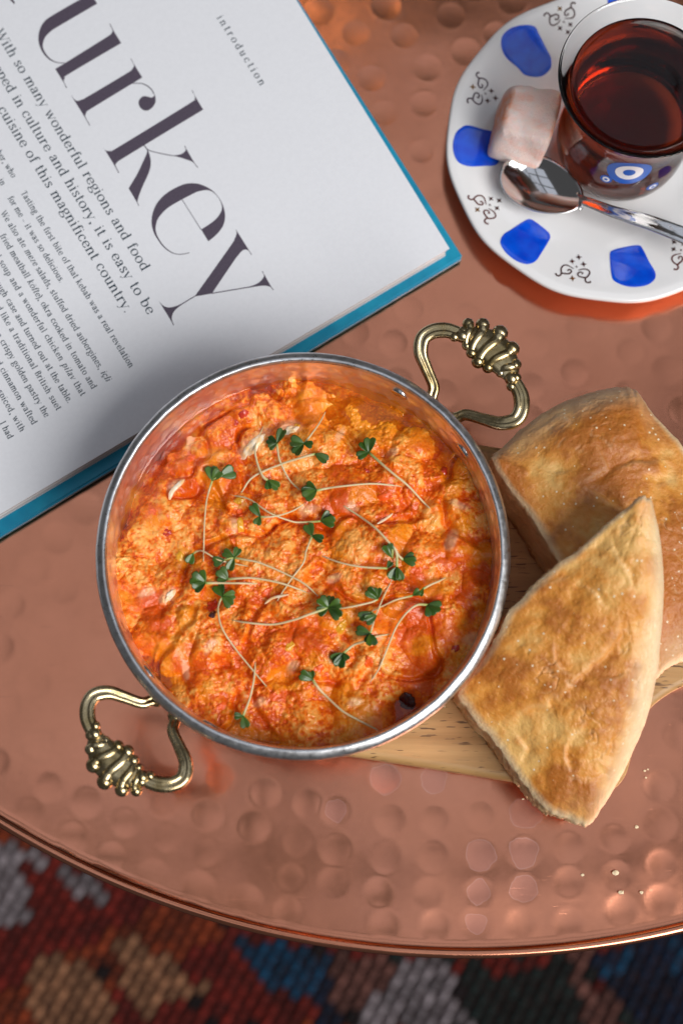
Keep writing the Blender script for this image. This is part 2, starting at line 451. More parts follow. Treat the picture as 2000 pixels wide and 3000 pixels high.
def build_book():
    root = thing("cookbook", (*PC[:2], 0.0), "open cookbook with a big serif heading, teal hard cover under white pages", "book")
    # cover: a board of 3 mm with rounded edges
    CC = at(1356, 754, 0.0032); cu = line_prof(CC, at(872, -3, 0.0032)); cl = line_prof(CC, at(0, 1574, 0.0032))
    def slab(name, c, du, dl, lu, ll, z0, z1, m, bev):
        n = np.array([c[:2], c[:2] + du[:2] * lu, c[:2] + du[:2] * lu + dl[:2] * ll, c[:2] + dl[:2] * ll])
        bm = bmesh.new()
        lo = [bm.verts.new((*p, z0)) for p in n]; hi = [bm.verts.new((*p, z1)) for p in n]
        bm.faces.new(hi[::-1]); bm.faces.new(lo)
        for i in range(4): bm.faces.new((lo[i], hi[i], hi[(i + 1) % 4], lo[(i + 1) % 4]))
        bmesh.ops.recalc_face_normals(bm, faces=bm.faces)
        if bev: bmesh.ops.bevel(bm, geom=bm.edges[:], offset=bev, segments=3, affect='EDGES')
        me = bpy.data.meshes.new(name); bm.to_mesh(me); bm.free(); me.materials.append(m)
        o = bpy.data.objects.new(name, me); COL.objects.link(o); o.parent = root
        o.matrix_parent_inverse = Matrix.Translation(-root.location)
        return o
    slab("cover", CC, cu, cl, 0.205, 0.255, 0.0008, 0.0036, M_TEAL, 0.0007)
    # leaves: a stack of slightly shuffled sheets
    ns = 13
    for k in range(ns):
        z0 = 0.0037 + k * (ZP - 0.0037) / ns; z1 = z0 + (ZP - 0.0037) / ns - 0.00006
        s = (ns - 1 - k) / ns
        off_u = 0.0 if k == ns - 1 else random.uniform(0.0002, 0.0008) + (0.0006 if k < ns - 2 else 0)
        off_l = 0.0 if k == ns - 1 else random.uniform(-0.0006, 0.0005)
        # the fore edge fans outwards towards the back of the block
        c = PC + P_UP * (off_u - 0.0007 * s) + P_LF * (0.0007 if k < ns - 3 else 0.0) + P_LF * off_l
        if k == ns - 1: z1 = ZP; z0 = ZP - 0.00022
        slab("page", c, P_UP, P_LF, 0.20, 0.25, z0, z1, M_PAPER if k == ns - 1 else (M_PAGEDGE, M_PAGEDGE2)[k % 2], 0)
    # --- heading, traced letter by letter
    def poly_letter(name, polys):
        mb = MB()
        for q, (pts, org, sc, lvl) in enumerate(polys):
            P = [at(org[0] + x / sc, org[1] + y / sc, ZP + 0.00006 + q * 0.000012) for x, y in pts]
            bm = bmesh.new(); vs_ = [bm.verts.new(p) for p in P]
            f = bm.faces.new(vs_); bm.normal_update()
            if f.normal.z < 0: f.normal_flip()
            bmesh.ops.triangulate(bm, faces=bm.faces[:], ngon_method='EAR_CLIP')
            bm.verts.index_update()
            mb.add([v.co for v in bm.verts], [[v.index for v in f.verts] for f in bm.faces]); bm.free()
        o = mb.obj(name, M_INK, root, smooth=False)
        return o
    def cm(pts, corners):
        """outline with sharp corners at the listed indices and smooth runs between"""
        n = len(pts); out = []; cs = sorted(corners)
        for a, b in zip(cs, cs[1:] + [cs[0] + n]):
            run = [pts[i % n] for i in range(a, b + 1)]
            sp = smooth_path(run, 5) if len(run) > 2 else np.array(run, dtype=float)
            out.extend(sp[:-1].tolist())
        return out
    U = (90, 0); R_ = (190, 160); K = (280, 250); E = (430, 520); Y = (450, 650)
    s1, sk, se, sy = 5.2267, 4.6118, 6.272, 4.3556
    u1 = [(900, -92), (745, 0), (550, 110), (290, 265), (200, 345), (145, 450), (122, 570), (135, 680), (180, 790), (260, 890), (350, 945), (440, 967), (524, 970), (522, 959), (440, 955), (362, 933), (284, 878), (224, 800), (190, 720), (200, 630), (240, 550), (330, 465), (450, 390), (1020, 57), (930, -95)]
    u2 = [(380, 1055), (515, 975), (1170, 565), (1235, 510), (1255, 470), (1211, 366), (1222, 364), (1268, 462), (1388, 660), (590, 1130), (530, 1190), (510, 1240), (524, 1275), (560, 1345), (548, 1348), (500, 1250)]
    poly_letter("printed_letter", [(cm(u1, [0, 1, 12, 13, 23, 24]), U, s1, 0), (cm(u2, [0, 1, 5, 6, 8, 13, 14]), U, s1, 0)])
    r1 = [(93, 608), (150, 683), (180, 705), (220, 705), (270, 685), (340, 650), (960, 280), (1030, 225), (1060, 175), (1048, 135), (1010, 63), (1020, 61), (1068, 155), (1188, 350), (400, 830), (340, 880), (316, 930), (328, 970), (391, 1083), (379, 1086), (300, 945), (152, 707)]
    r2 = [(1030, 444), (1045, 434), (1170, 435), (1262, 468), (1333, 528), (1373, 600), (1390, 660), (1388, 730), (1350, 800), (1290, 848), (1240, 858), (1190, 840), (1150, 800), (1130, 740), (1145, 690), (1180, 650), (1230, 635), (1290, 648), (1330, 658), (1362, 640), (1372, 615), (1352, 587), (1315, 532), (1248, 479), (1165, 447), (1060, 446)]
    poly_letter("printed_letter", [(cm(r1, [0, 10, 11, 13, 18, 19]), R_, s1, 0), (cm(r2, [0, 1, 25]), R_, s1, 0)])
    k1 = [(80, 798), (130, 870), (160, 885), (210, 882), (300, 840), (1270, 245), (1330, 190), (1345, 155), (1300, 68), (1310, 66), (1352, 155), (1455, 328), (400, 965), (320, 1015), (282, 1055), (275, 1085), (321, 1180), (309, 1183), (262, 1090), (138, 888)]
    k2 = [(650, 812), (662, 806), (712, 863), (800, 896), (1000, 938), (1060, 944), (1130, 938), (1190, 910), (1220, 870), (1200, 818), (1210, 816), (1232, 865), (1327, 1030), (1388, 1110), (1377, 1112), (1320, 1042), (1250, 1010), (1150, 977), (1060, 955), (1000, 950), (800, 907), (700, 874)]
    k3 = [(690, 850), (707, 870), (735, 950), (748, 1030), (740, 1120), (700, 1230), (640, 1360), (600, 1460), (577, 1530), (571, 1580), (593, 1626), (581, 1629), (562, 1583), (450, 1393), (500, 1310), (570, 1190), (640, 1040), (690, 930), (699, 890)]
    poly_letter("printed_letter", [(cm(k1, [0, 8, 9, 11, 16, 17]), K, sk, 0), (cm(k2, [0, 1, 9, 10, 13, 14, 21]), K, sk, 0), (cm(k3, [0, 10, 11, 13]), K, sk, 0)])
    e1 = [(1132, 1172), (1250, 1080), (1350, 970), (1410, 870), (1440, 740), (1430, 620), (1400, 510), (1340, 390), (1250, 278), (1150, 200), (1000, 130), (850, 105), (700, 120), (550, 180), (400, 265), (280, 365), (180, 490), (115, 640), (92, 780), (100, 900), (140, 1030), (210, 1150), (300, 1270), (400, 1352), (500, 1402), (600, 1418), (700, 1408), (787, 1388), (783, 1376), (700, 1395), (600, 1404), (510, 1390), (420, 1343), (320, 1258), (240, 1150), (185, 1040), (165, 930), (190, 800), (240, 710), (330, 610), (430, 530), (655, 400), (900, 275), (1000, 245), (1080, 232), (1160, 242), (1230, 280), (1300, 350), (1355, 440), (1383, 540), (1370, 620), (1310, 720), (1230, 800), (1120, 880), (1000, 955)]
    e2 = [(646, 408), (656, 402), (1006, 958), (996, 962)]
    poly_letter("printed_letter", [(cm(e1, [0, 27, 28, 54]), E, se, 0), (e2, E, se, 0)])
    y1 = [(1048, 93), (1060, 150), (1030, 225), (980, 310), (525, 952), (600, 940), (745, 914), (1000, 535), (1080, 425), (1130, 370), (1170, 353), (1210, 367), (1245, 420), (1255, 418), (1210, 350), (1072, 130)]
    y2 = [(740, 907), (1220, 826), (1290, 803), (1350, 768), (1395, 720), (1408, 680), (1381, 630), (1390, 628), (1417, 680), (1497, 820), (1532, 868), (1522, 870), (1490, 832), (1440, 817), (1370, 817), (1250, 834), (740, 919)]
    y3 = [(70, 1012), (115, 1060), (150, 1082), (200, 1092), (270, 1080), (340, 1053), (420, 1006), (525, 943), (528, 955), (430, 1014), (362, 1057), (302, 1102), (257, 1150), (238, 1200), (236, 1250), (265, 1320), (254, 1320), (222, 1258), (108, 1072)]
    poly_letter("printed_letter", [(cm(y1, [0, 4, 6, 12, 13]), Y, sy, 0), (cm(y2, [0, 1, 6, 7, 10, 11, 16]), Y, sy, 0), (cm(y3, [0, 7, 8, 15, 16]), Y, sy, 0)])
    # foot serif of the first capital, almost all of it beyond the frame
    poly_letter("printed_letter", [([(-60, -190), (45, 9), (42, 12), (22, -10), (-30, -90), (-90, -170)], (0, 0), 1.0, 0), ([(-40, -70), (20, -160), (120, -330), (60, -360), (-60, -160), (-90, -110)], (0, 0), 1.0, 0)])

    # --- running text in a small drawn roman
    def arch(x0, x1): return [(x0, .62), (x0 + (x1 - x0) * .28, .90), (x0 + (x1 - x0) * .62, 1.0), (x0 + (x1 - x0) * .93, .86), (x1, .6), (x1, 0)]
    def G(c):
        S = []; st = lambda x, a, b: S.append(('l', [(x, a), (x, b)])); sf = lambda x, y, w=.2: S.append(('h', [(x - w, y), (x + w, y)]))
        cv = lambda p: S.append(('s', p)); dt = lambda x, y, r=.1: S.append(('d', (x, y, r))); ln = lambda p: S.append(('l', p)); hl = lambda p: S.append(('h', p))
        flag = lambda x, y: hl([(x - .2, y - .02), (x, y)])
        if c == 'a': cv([(.15, .78), (.26, .97), (.42, 1.0), (.58, .88), (.61, .6), (.61, .16), (.67, .02), (.82, .08)]); cv([(.61, .6), (.36, .52), (.15, .38), (.1, .2), (.2, .03), (.38, .01), (.61, .2)]); dt(.18, .78); return S, .86
        if c == 'b': st(.2, .05, 1.5); flag(.2, 1.5); cv([(.2, .72), (.35, .95), (.53, 1), (.76, .85), (.85, .5), (.76, .15), (.53, 0), (.35, .03), (.2, .16)]); return S, .97
        if c == 'c' or c == 'ç':
            cv([(.72, .78), (.62, .96), (.47, 1), (.22, .86), (.1, .5), (.22, .14), (.47, 0), (.63, .04), (.77, .22)]); dt(.7, .78)
            if c == 'ç': cv([(.47, 0), (.5, -.12), (.58, -.2), (.52, -.34), (.36, -.32)])
            return S, .84
        if c == 'd': st(.74, 0, 1.5); flag(.74, 1.5); sf(.84, 0, .12); cv([(.74, .78), (.6, .96), (.44, 1), (.2, .85), (.1, .5), (.2, .15), (.44, 0), (.6, .04), (.74, .22)]); return S, .98
        if c == 'e': hl([(.12, .53), (.78, .53)]); cv([(.78, .53), (.74, .82), (.48, 1), (.22, .86), (.1, .5), (.22, .14), (.48, 0), (.66, .05), (.79, .24)]); return S, .88
        if c == 'f': cv([(.28, 0), (.28, .6), (.28, 1.1), (.33, 1.38), (.48, 1.5), (.6, 1.44)]); dt(.59, 1.39, .09); hl([(.06, 1.0), (.54, 1.0)]); sf(.28, 0); return S, .56
        if c == 'g': cv([(.42, 1.0), (.2, .9), (.12, .66), (.2, .42), (.42, .32), (.64, .42), (.72, .66), (.64, .9), (.42, 1.0)]); cv([(.32, .35), (.18, .2), (.28, .07), (.6, .03), (.82, -.1), (.8, -.34), (.46, -.5), (.12, -.38), (.12, -.16), (.3, .05)]); hl([(.64, .88), (.8, 1.0), (.9, .98)]); return S, .9
        if c == 'h': st(.2, 0, 1.5); flag(.2, 1.5); cv(arch(.2, .77)); sf(.2, 0); sf(.77, 0); return S, 1.0
        if c == 'i': st(.22, 0, 1.0); flag(.22, 1.0); sf(.22, 0); dt(.22, 1.36, .1); return S, .46
        if c == 'k': st(.2, 0, 1.5); flag(.2, 1.5); hl([(.22, .42), (.72, 1.0)]); ln([(.38, .6), (.84, 0)]); sf(.2, 0); sf(.74, 1.0, .16); sf(.84, 0, .14); return S, .96
        if c == 'l': st(.22, 0, 1.5); flag(.22, 1.5); sf(.22, 0); return S, .46
        if c == 'm': st(.2, 0, 1.0); flag(.2, 1.0); cv(arch(.2, .74)); cv(arch(.74, 1.28)); sf(.2, 0); sf(.74, 0); sf(1.28, 0); return S, 1.52
        if c == 'n': st(.2, 0, 1.0); flag(.2, 1.0); cv(arch(.2, .77)); sf(.2, 0); sf(.77, 0); return S, 1.0
        if c in 'oö':
            cv([(.48, 1.0), (.22, .87), (.1, .5), (.22, .13), (.48, 0), (.74, .13), (.86, .5), (.74, .87), (.48, 1.0)])
            if c == 'ö': dt(.32, 1.32, .09); dt(.64, 1.32, .09)
            return S, .96
        if c == 'p': st(.2, -.5, 1.0); flag(.2, 1.0); sf(.2, -.5); cv([(.2, .72), (.35, .95), (.53, 1), (.76, .85), (.85, .5), (.76, .15), (.53, 0), (.35, .04), (.2, .2)]); return S, .97
        if c == 'r': st(.2, 0, 1.0); flag(.2, 1.0); cv([(.2, .62), (.33, .9), (.48, 1.0), (.6, .97)]); dt(.6, .88, .1); sf(.2, 0); return S, .68
        if c == 's': cv([(.58, .78), (.5, .96), (.36, 1), (.18, .9), (.16, .72), (.32, .56), (.52, .44), (.62, .27), (.55, .07), (.36, 0), (.2, .04), (.11, .24)]); ln([(.2, .7), (.56, .36)]); return S, .73
        if c == 't': cv([(.25, 1.36), (.25, .6), (.25, .2), (.3, .03), (.42, 0), (.54, .1)]); hl([(.05, 1.0), (.5, 1.0)]); return S, .58
        if c == 'u': cv([(.2, 1), (.2, .5), (.22, .2), (.32, .02), (.47, 0), (.62, .08), (.76, .34)]); st(.76, 0, 1.0); flag(.2, 1); flag(.76, 1.0); sf(.86, 0, .1); return S, 1.0
        if c == 'v': ln([(.08, 1), (.42, .02)]); hl([(.42, .02), (.78, 1)]); sf(.08, 1.0, .15); sf(.78, 1, .14); return S, .86
        if c == 'w': ln([(.08, 1), (.4, .02)]); hl([(.4, .02), (.66, 1)]); ln([(.58, 1), (.9, .02)]); hl([(.9, .02), (1.24, 1)]); sf(.08, 1, .15); sf(.6, 1, .14); sf(1.24, 1, .14); return S, 1.32
        if c == 'y': ln([(.08, 1), (.44, .02)]); hl([(.8, 1), (.44, .02), (.3, -.34), (.14, -.46)]); dt(.14, -.42, .09); sf(.08, 1, .15); sf(.8, 1, .14); return S, .86
        if c == 'z': hl([(.12, .98), (.68, .98)]); ln([(.66, .96), (.14, .04)]); hl([(.12, .03), (.72, .03)]); return S, .8
        if c == 'W': ln([(.06, 1.42), (.48, 0)]); hl([(.48, 0), (.86, 1.42)]); ln([(.74, 1.42), (1.16, 0)]); hl([(1.16, 0), (1.6, 1.42)]); sf(.06, 1.42); sf(.8, 1.42, .14); sf(1.6, 1.42, .16); return S, 1.66
        if c == 'T': st(.52, 0, 1.42); hl([(.06, 1.4), (.98, 1.4)]); hl([(.06, 1.4), (.04, 1.1)]); hl([(.98, 1.4), (1.0, 1.1)]); sf(.52, 0, .24); return S, .98
        if c == 'B': st(.28, 0, 1.42); cv([(.28, 1.42), (.62, 1.4), (.8, 1.1), (.62, .8), (.28, .76)]); cv([(.28, .76), (.7, .72), (.9, .38), (.7, .02), (.28, 0)]); return S, 1.0
        if c == 'I': st(.28, 0, 1.42); sf(.28, 0, .22); sf(.28, 1.42, .22); return S, .56
        if c == '.': dt(.18, .08, .11); return S, .36
        if c == ',': dt(.18, .08, .11); cv([(.27, .08), (.26, -.1), (.14, -.24)]); return S, .38
        if c == '–': ln([(.04, .42), (.8, .42)]); return S, .86
        if c == ')': cv([(.08, 1.5), (.3, 1.1), (.36, .55), (.3, 0), (.08, -.4)]); return S, .46
        return S, .55
    def text_line(txt, p_end, xh, p_start=None, track=0.0, stem=.225, hair=.075, name="text_line", xs=1.0):
        """txt set on the page; /.../ marks italics; p_end, p_start are pixels on the baseline"""
        e = at(*p_end, ZP); k = xh / 9850.0
        glyphs = []; ital = False
        for ch in txt:
            if ch == '/': ital = not ital; continue
            g, adv = G(ch); glyphs.append((ch, g, adv * xs, ital))
        nat = sum(a for _, _, a, _ in glyphs)
        if p_start is not None:
            s0 = at(*p_start, ZP); Lw = np.linalg.norm(e - s0) / k; d = line_prof(s0, e)
            track = (Lw - nat) / max(1, len(glyphs) - 1)
        else:
            Lw = nat + track * (len(glyphs) - 1); d = T_DIR; s0 = e - d * Lw * k
        u = np.array([-d[1], d[0], 0.0])
        mb = MB(); x = 0.0; lvl = 0
        def put(pts2, f):
            nonlocal lvl
            z = ZP + 0.00005 + (lvl % 12) * 0.000006; lvl += 1
            mb.add([(s0 + d * (px * k) + u * (py * k))[:2].tolist() + [z] for px, py in pts2], f)
        for ch, g, adv, it in glyphs:
            for kind, dat in g:
                if kind == 'd':
                    cx, cy, r = dat; cx *= xs; put([(x + cx + (cy * .22 if it else 0) + r * math.cos(q * math.pi / 4), cy + r * math.sin(q * math.pi / 4)) for q in range(8)], [list(range(8))]); continue
                P = smooth_path(dat, 3) if kind == 's' else np.array(dat, dtype=float)
                P[:, 0] *= xs
                T = np.gradient(P, axis=0) if len(P) > 2 else np.repeat((P[1:] - P[:1]), 2, 0)
                T = T / (np.linalg.norm(T, axis=1)[:, None] + 1e-9)
                wd = np.full(len(P), hair) if kind == 'h' else hair + (stem - hair) * np.abs(T[:, 1]) ** 1.4
                N = np.stack([-T[:, 1], T[:, 0]], 1)
                A = P + N * wd[:, None] / 2; B = P - N * wd[:, None] / 2
                if it: A[:, 0] += .22 * A[:, 1]; B[:, 0] += .22 * B[:, 1]
                pts2 = [(x + a[0], a[1]) for a in A] + [(x + b[0], b[1]) for b in B]; n = len(P)
                put(pts2, [(n + i, n + i + 1, i + 1, i) for i in range(n - 1)])
            x += adv + track
        return mb.obj(name, M_TEXT, root, smooth=False), track
    _, tr = text_line("With so many wonderful regions and food", (418, 796), 20.5, (-14, 96), stem=.235, hair=.065, xs=1.24)
    text_line("steeped in culture and history, it is easy to be", (434, 923), 20.5, track=tr, stem=.235, hair=.065, xs=1.24)
    text_line("drawn in by the cuisine of this magnificent country.", (367, 918), 20.5, track=tr, stem=.235, hair=.065, xs=1.24)
    text_line("introduction", (763, 252), 15.5, (635, 52), stem=.23, hair=.07, xs=1.16)
    _, tb = text_line("Tasting the first bite of that kebab was a real revelation", (380, 1078.6), 12.9, (62, 566))
    text_line("for me – it was so delicious.", (177, 830), 12.9, (23, 581))
    text_line("We also ate /meze/ salads, stuffed dried aubergines, /içli/", (312.5, 1119), 12.9, (3, 625))
    for s, a, b, pre in [("fried meatball /köfte/), okra cooked in tomato and", (0, 691), (270.4, 1141), ""), ("soup and a wonderful chicken /pilav/ that", (-3, 768), (238.5, 1161.5), "l"), ("case and turned out at the table.", (18, 881), (200, 1182), "ough"),
                         ("like a traditional British suet", (2, 922), (167, 1203.6), "d"), ("crispy golden pastry the", (1, 1001), (132.6, 1224), "a"), ("cinnamon wafted", (1, 1083), (95.7, 1245.7), "d"), ("spiced, with", (-7, 1148), (61, 1266.6), ""), ("I had", (0, 1240), (25.5, 1287.8), "")]:
        text_line(s, b, 12.9, a)
        if pre: text_line(pre, (a[0] - 6, a[1] - 9), 12.9, track=tb)
    text_line("her, who", (36, 522), 12.9, track=tb); text_line("in", (5, 545), 12.9, track=tb)
build_book()
# ------------------------------------------------------------------ wooden serving board
ZB = 0.0115
def build_board():
    m = mat("beech_wood", (0.45, 0.27, 0.12), 0.5); t = NT(m)
    ang = math.atan2(-(2296 - 2259), 1535 - 1300)
    v = t.mapping((9, 130, 60), (0, 0, -ang))
    g1 = t.noise(1.0, 5, 0.6, v, 0.6); g2 = t.noise(1.0, 3, 0.5, t.mapping((70, 900, 300), (0, 0, -ang)))
    col = t.mix(t.maprange(g1, 0.3, 0.7), (0.36, 0.195, 0.065), (0.55, 0.335, 0.135))
    fl = t.noise(1.0, 2, 0.5, t.mapping((150, 1300, 500), (0, 0, -ang)))
    clus = t.noise(60, 2)
    flk = t.math('MULTIPLY', t.maprange(fl, 0.615, 0.66), t.maprange(clus, 0.36, 0.5))
    col = t.mix(t.math('MULTIPLY', flk, 0.85), col, (0.07, 0.028, 0.010))
    col = t.mix(t.math('MULTIPLY', t.maprange(g2, 0.45, 0.75), 0.25), col, (0.30, 0.17, 0.07))
    t.base(col); t.normal(t.bump(t.math('SUBTRACT', g2, flk), 0.25, 0.0003))
    # outline, anticlockwise in pixels at the top face
    pts = [(740, 2170), (1040, 2216), (1300, 2256), (1535, 2294), (1700, 2320), (1760, 2325), (1805, 2308), (1835, 2270), (1852, 2215), (1872, 2150), (1900, 2085), (1945, 2043), (2010, 2008), (2120, 1980), (2350, 1970),
           (2350, 1720), (2100, 1700), (2020, 1640), (1960, 1560), (1930, 1470), (1880, 1400), (1800, 1360), (1600, 1328), (1440, 1304), (900, 1220), (640, 1180), (590, 1200), (560, 1260), (530, 1500), (540, 1800), (580, 2020), (640, 2120)]
    P = smooth_path([at(u, v, ZB)[:2] for u, v in pts], 5, True)
    n = len(P); c = P.mean(0); V = []; rows = []
    nrm = np.roll(P, -1, 0) - np.roll(P, 1, 0); nrm = np.stack([nrm[:, 1], -nrm[:, 0]], 1); nrm /= np.linalg.norm(nrm, axis=1)[:, None]
    if ((P - c) * nrm).sum() < 0: nrm = -nrm
    prof = [(-0.0022, ZB), (-0.0012, ZB - 0.00025), (-0.0004, ZB - 0.0009), (0, ZB - 0.002), (0, 0.0025), (-0.0008, 0.001), (-0.002, 0.0005)]
    for o, z in prof: V.append(np.concatenate([P + nrm * o, np.full((n, 1), z)], 1))
    V = np.concatenate(V); F = grid_faces(len(prof), n, True)[:, ::-1].tolist()
    F.append(list(range(n))); F.append(list(range((len(prof) - 1) * n, len(prof) * n))[::-1])
    o = mesh_obj("serving_board", V, F, m, None, smooth=True)
    me = o.data
    for p in me.polygons:
        if len(p.vertices) > 4: p.use_smooth = False
    bm = bmesh.new(); bm.from_mesh(me); bmesh.ops.recalc_face_normals(bm, faces=bm.faces); bm.to_mesh(me); bm.free()
    tag(o, "pale wooden paddle board lying under the pan and the bread", "board")
build_board()

# ------------------------------------------------------------------ pan
ZRIM = 0.0500
PCN = at(887, 1608, ZRIM)[:2]
RR = 609.0 / (FPX / ((CAM - np.array([*PCN, ZRIM])) @ -A_F)) 
def steel_material():
    m = mat("worn_steel", (0.55, 0.55, 0.56), 0.3, 1.0); t = NT(m)
    n1 = t.noise(120, 5, 0.65); n2 = t.noise(700, 4, 0.6)
    t.base(t.mix(t.maprange(n1, 0.42, 0.70), (0.72, 0.72, 0.73), (0.46, 0.445, 0.435)))
    t.rough(t.maprange(n2, 0.3, 0.7, 0.24, 0.44)); t.normal(t.bump(n2, 0.12, 0.0002))
    return m
M_STEEL = steel_material()
M_TIN = mat("tinned_wall", (0.84, 0.83, 0.82), 0.34, 1.0); _t = NT(M_TIN)
_t.rough(_t.maprange(_t.noise(500, 4), 0.3, 0.7, 0.30, 0.46))
_s = _t.noise(1.0, 2, 0.5, _t.mapping((90, 90, 2500)))
_t.normal(_t.bump(_s, 0.12, 0.0002))
def brass_material():
    m = mat("cast_brass", (0.62, 0.46, 0.20), 0.24, 1.0); t = NT(m)
    n1 = t.noise(160, 4, 0.6); n2 = t.noise(900, 3)
    t.base(t.mix(t.maprange(n1, 0.35, 0.68), (0.58, 0.47, 0.28), (0.32, 0.23, 0.095)))
    t.rough(t.maprange(n2, 0.3, 0.7, 0.17, 0.30)); t.normal(t.bump(n1, 0.15, 0.0004))
    return m
M_BRASS = brass_material()

def build_pan():
    root = thing("metal_pan", (*PCN, ZB), "round two-handled metal pan with grey rim, full of orange scrambled egg", "pan")
    W = RR - 0.0031
    # inner wall with hammer marks
    zs = np.concatenate([np.linspace(0.0488, 0.026, 50), np.linspace(0.0255, 0.0150, 8)])
    rs = W - (0.0488 - zs) * 0.07 - 0.005 * np.clip((0.027 - zs) / 0.012, 0, 1) ** 2
    prof = list(zip(rs, zs)) + [(W - 0.014, 0.0132), (0.02, 0.0130), (0.0005, 0.0130)]
    marks = []
    for row, z in enumerate((0.0452, 0.0405, 0.0360)):
        n = 66
        for k in range(n): marks.append((2 * math.pi * (k + 0.5 * (row % 2) + random.uniform(-.12, .12)) / n, z + random.uniform(-.0006, .0006), random.uniform(.0018, .0024)))
    def jit(R, Z, TH):
        for a, z, s in marks:
            d = np.hypot(((TH - a + math.pi) % (2 * math.pi) - math.pi) * W, (Z - z) * 1.05) / s
            R = R + 0.00040 * np.clip(1 - d * d, 0, 1)
        return R, Z
    V, F = lathe(prof, 720, PCN, jit); mesh_obj("inner_wall", V, F[:, ::-1], M_TIN, root)
    # rolled rim: flat land with a bright inner lip
    pr = [(W + 0.0000, 0.0480), (W + 0.0001, 0.0490), (W + 0.0004, 0.0497), (W + 0.0008, 0.04995), (W + 0.0014, 0.04975), (W + 0.0022, 0.0493), (W + 0.0028, 0.0488), (RR, 0.0482), (RR + 0.0001, 0.0477), (RR - 0.0002, 0.0472), (RR - 0.0009, 0.0470), (W + 0.0010, 0.0472)]
    def jr(R, Z, TH):
        w = vnoise(TH * 14, Z * 0 + 2.0, 9) - .5
        return R + w * 0.00012, Z + w * 0.00008
    V, F = lathe(pr, 360, PCN, jr); mesh_obj("rim", V, F[:, ::-1], M_STEEL, root)
    po = [(W + 0.0012, 0.0474), (W + 0.0004, 0.040), (W - 0.0004, 0.031), (W - 0.0024, 0.022), (W - 0.0080, 0.0160), (W - 0.012, 0.0126), (W - 0.016, 0.01165), (0.0005, 0.01165)]
    V, F = lathe(po, 200, PCN); mesh_obj("outer_wall", V, F[:, ::-1], M_COPPER, root)
    # --- handles (local frame: t tangential, r radial from the wall, w up; units of 1/10700 m)
    K = 1.0 / 10650.0
    half = [(38, -14, -40), (50, 10, -34), (66, 33, -24), (115, 54, -8), (158, 74, 6), (183, 108, 16), (176, 142, 22), (150, 170, 26), (122, 184, 27), (104, 189, 27)]
    def place(ang, K, off):
        er = np.array([math.cos(ang), math.sin(ang), 0]); et = np.array([math.sin(ang), -math.cos(ang), 0])
        o = np.array([PCN[0], PCN[1], 0.0455]) + er * (RR + off)
        return lambda p: o + et * (p[0] * K) + er * (p[1] * K) + np.array([0, 0, 1.0]) * (p[2] * K)
    def two_lobe(th):
        # double-rod section: two lobes side by side with a groove between
        r = 0.80 + 0.34 * np.abs(np.cos(th)) ** 1.5
        return r * np.cos(th) * 1.05, np.sin(th) * (0.42 + 0.62 * np.abs(np.cos(th)) ** 0.8)
    def handle(ang, wob, K, off):
        X = place(ang, K, off)
        body = MB()
        for s in (1, -1):
            path = smooth_path([X((s * a * (1 + wob * .02 * s), b, c)) for a, b, c in half], 7)
            rad = np.interp(np.linspace(0, 1, len(path)), [0, .12, .3, .5, .75, 1], [17, 14.5, 15, 19, 20, 18]) * K
            V, F = tube(path, rad, 20, section=two_lobe); body.add(V, F)
            # foot plate on the wall
            b = X((s * 38, -6, -44)); V, F = ball(b, 24 * K, 8, 14, (1, 1, 0.9)); body.add(V, F)
        h = body.obj("handle", M_BRASS, root)
        # collars
        col = MB()
        for s in (1, -1):
            for (a, b, rr) in ((112, 172, 15), (104, 201, 17), (97, 190, 21)):
                V, F = ball(X((s * a, b, 30)), rr * K, 8, 12); col.add(V, F)
        col.obj("collar", M_BRASS, h)
        # shell grip: a lens-shaped core with five raised ribs ending in beads
        core_path = smooth_path([X((t_, r_, 24)) for t_, r_ in ((-104, 190), (-70, 207), (-25, 219), (15, 220), (62, 209), (104, 190))], 8)
        n = len(core_path); q = np.linspace(-1, 1, n)
        rad = (15 + 40 * (1 - np.abs(q) ** 2.0)) * K
        V, F = tube(core_path, rad, 20, flat=0.42); g = MB().add(V, F)
        gr = g.obj("grip", M_BRASS, h)
        ribs = [((-110, 236), (-68, 176), 12, 18), ((-76, 262), (-43, 170), 15, 22), ((-22, 278), (-11, 163), 18, 25), ((36, 265), (22, 170), 16, 24), ((76, 237), (60, 182), 12.5, 18)]
        for (o_, i_, rw, rb) in ribs:
            mb = MB(); ox, orr = o_; ix, irr = i_
            pts = []
            for k in range(9):
                f = k / 8; bow = math.sin(f * math.pi)
                pts.append(X((ox + (ix - ox) * f + 5 * math.sin(f * 2 * math.pi), orr + (irr - orr) * f, 24 + 15 * bow + (4 if f < .2 else -6 * f))))
            V, F = tube(smooth_path(pts, 3), np.interp(np.linspace(0, 1, 25), [0, .15, .4, 1], [rw * .95, rw, rw, rw * 1.05]) * K, 12); mb.add(V, F)
            V, F = ball(X((ox, orr - 5, 27)), rb * K, 9, 14); mb.add(V, F)
            V, F = ball(X((ix, irr + 2, 22)), rw * 1.15 * K, 8, 12); mb.add(V, F)
            mb.obj("rib", M_BRASS, h)
    a0 = math.atan2(*(lambda d: (d[1], d[0]))((at(1303, 1178, 0.047) - np.array([*PCN, 0.047]))[:2]))
    handle(a0, 1, K, 0.0006); handle(a0 + math.pi + 0.03, -1, K * 0.93, 0.0002)
    # rivets on the inner wall
    M_RIV = mat("rivet_steel", (0.62, 0.60, 0.60), 0.2, 1.0)
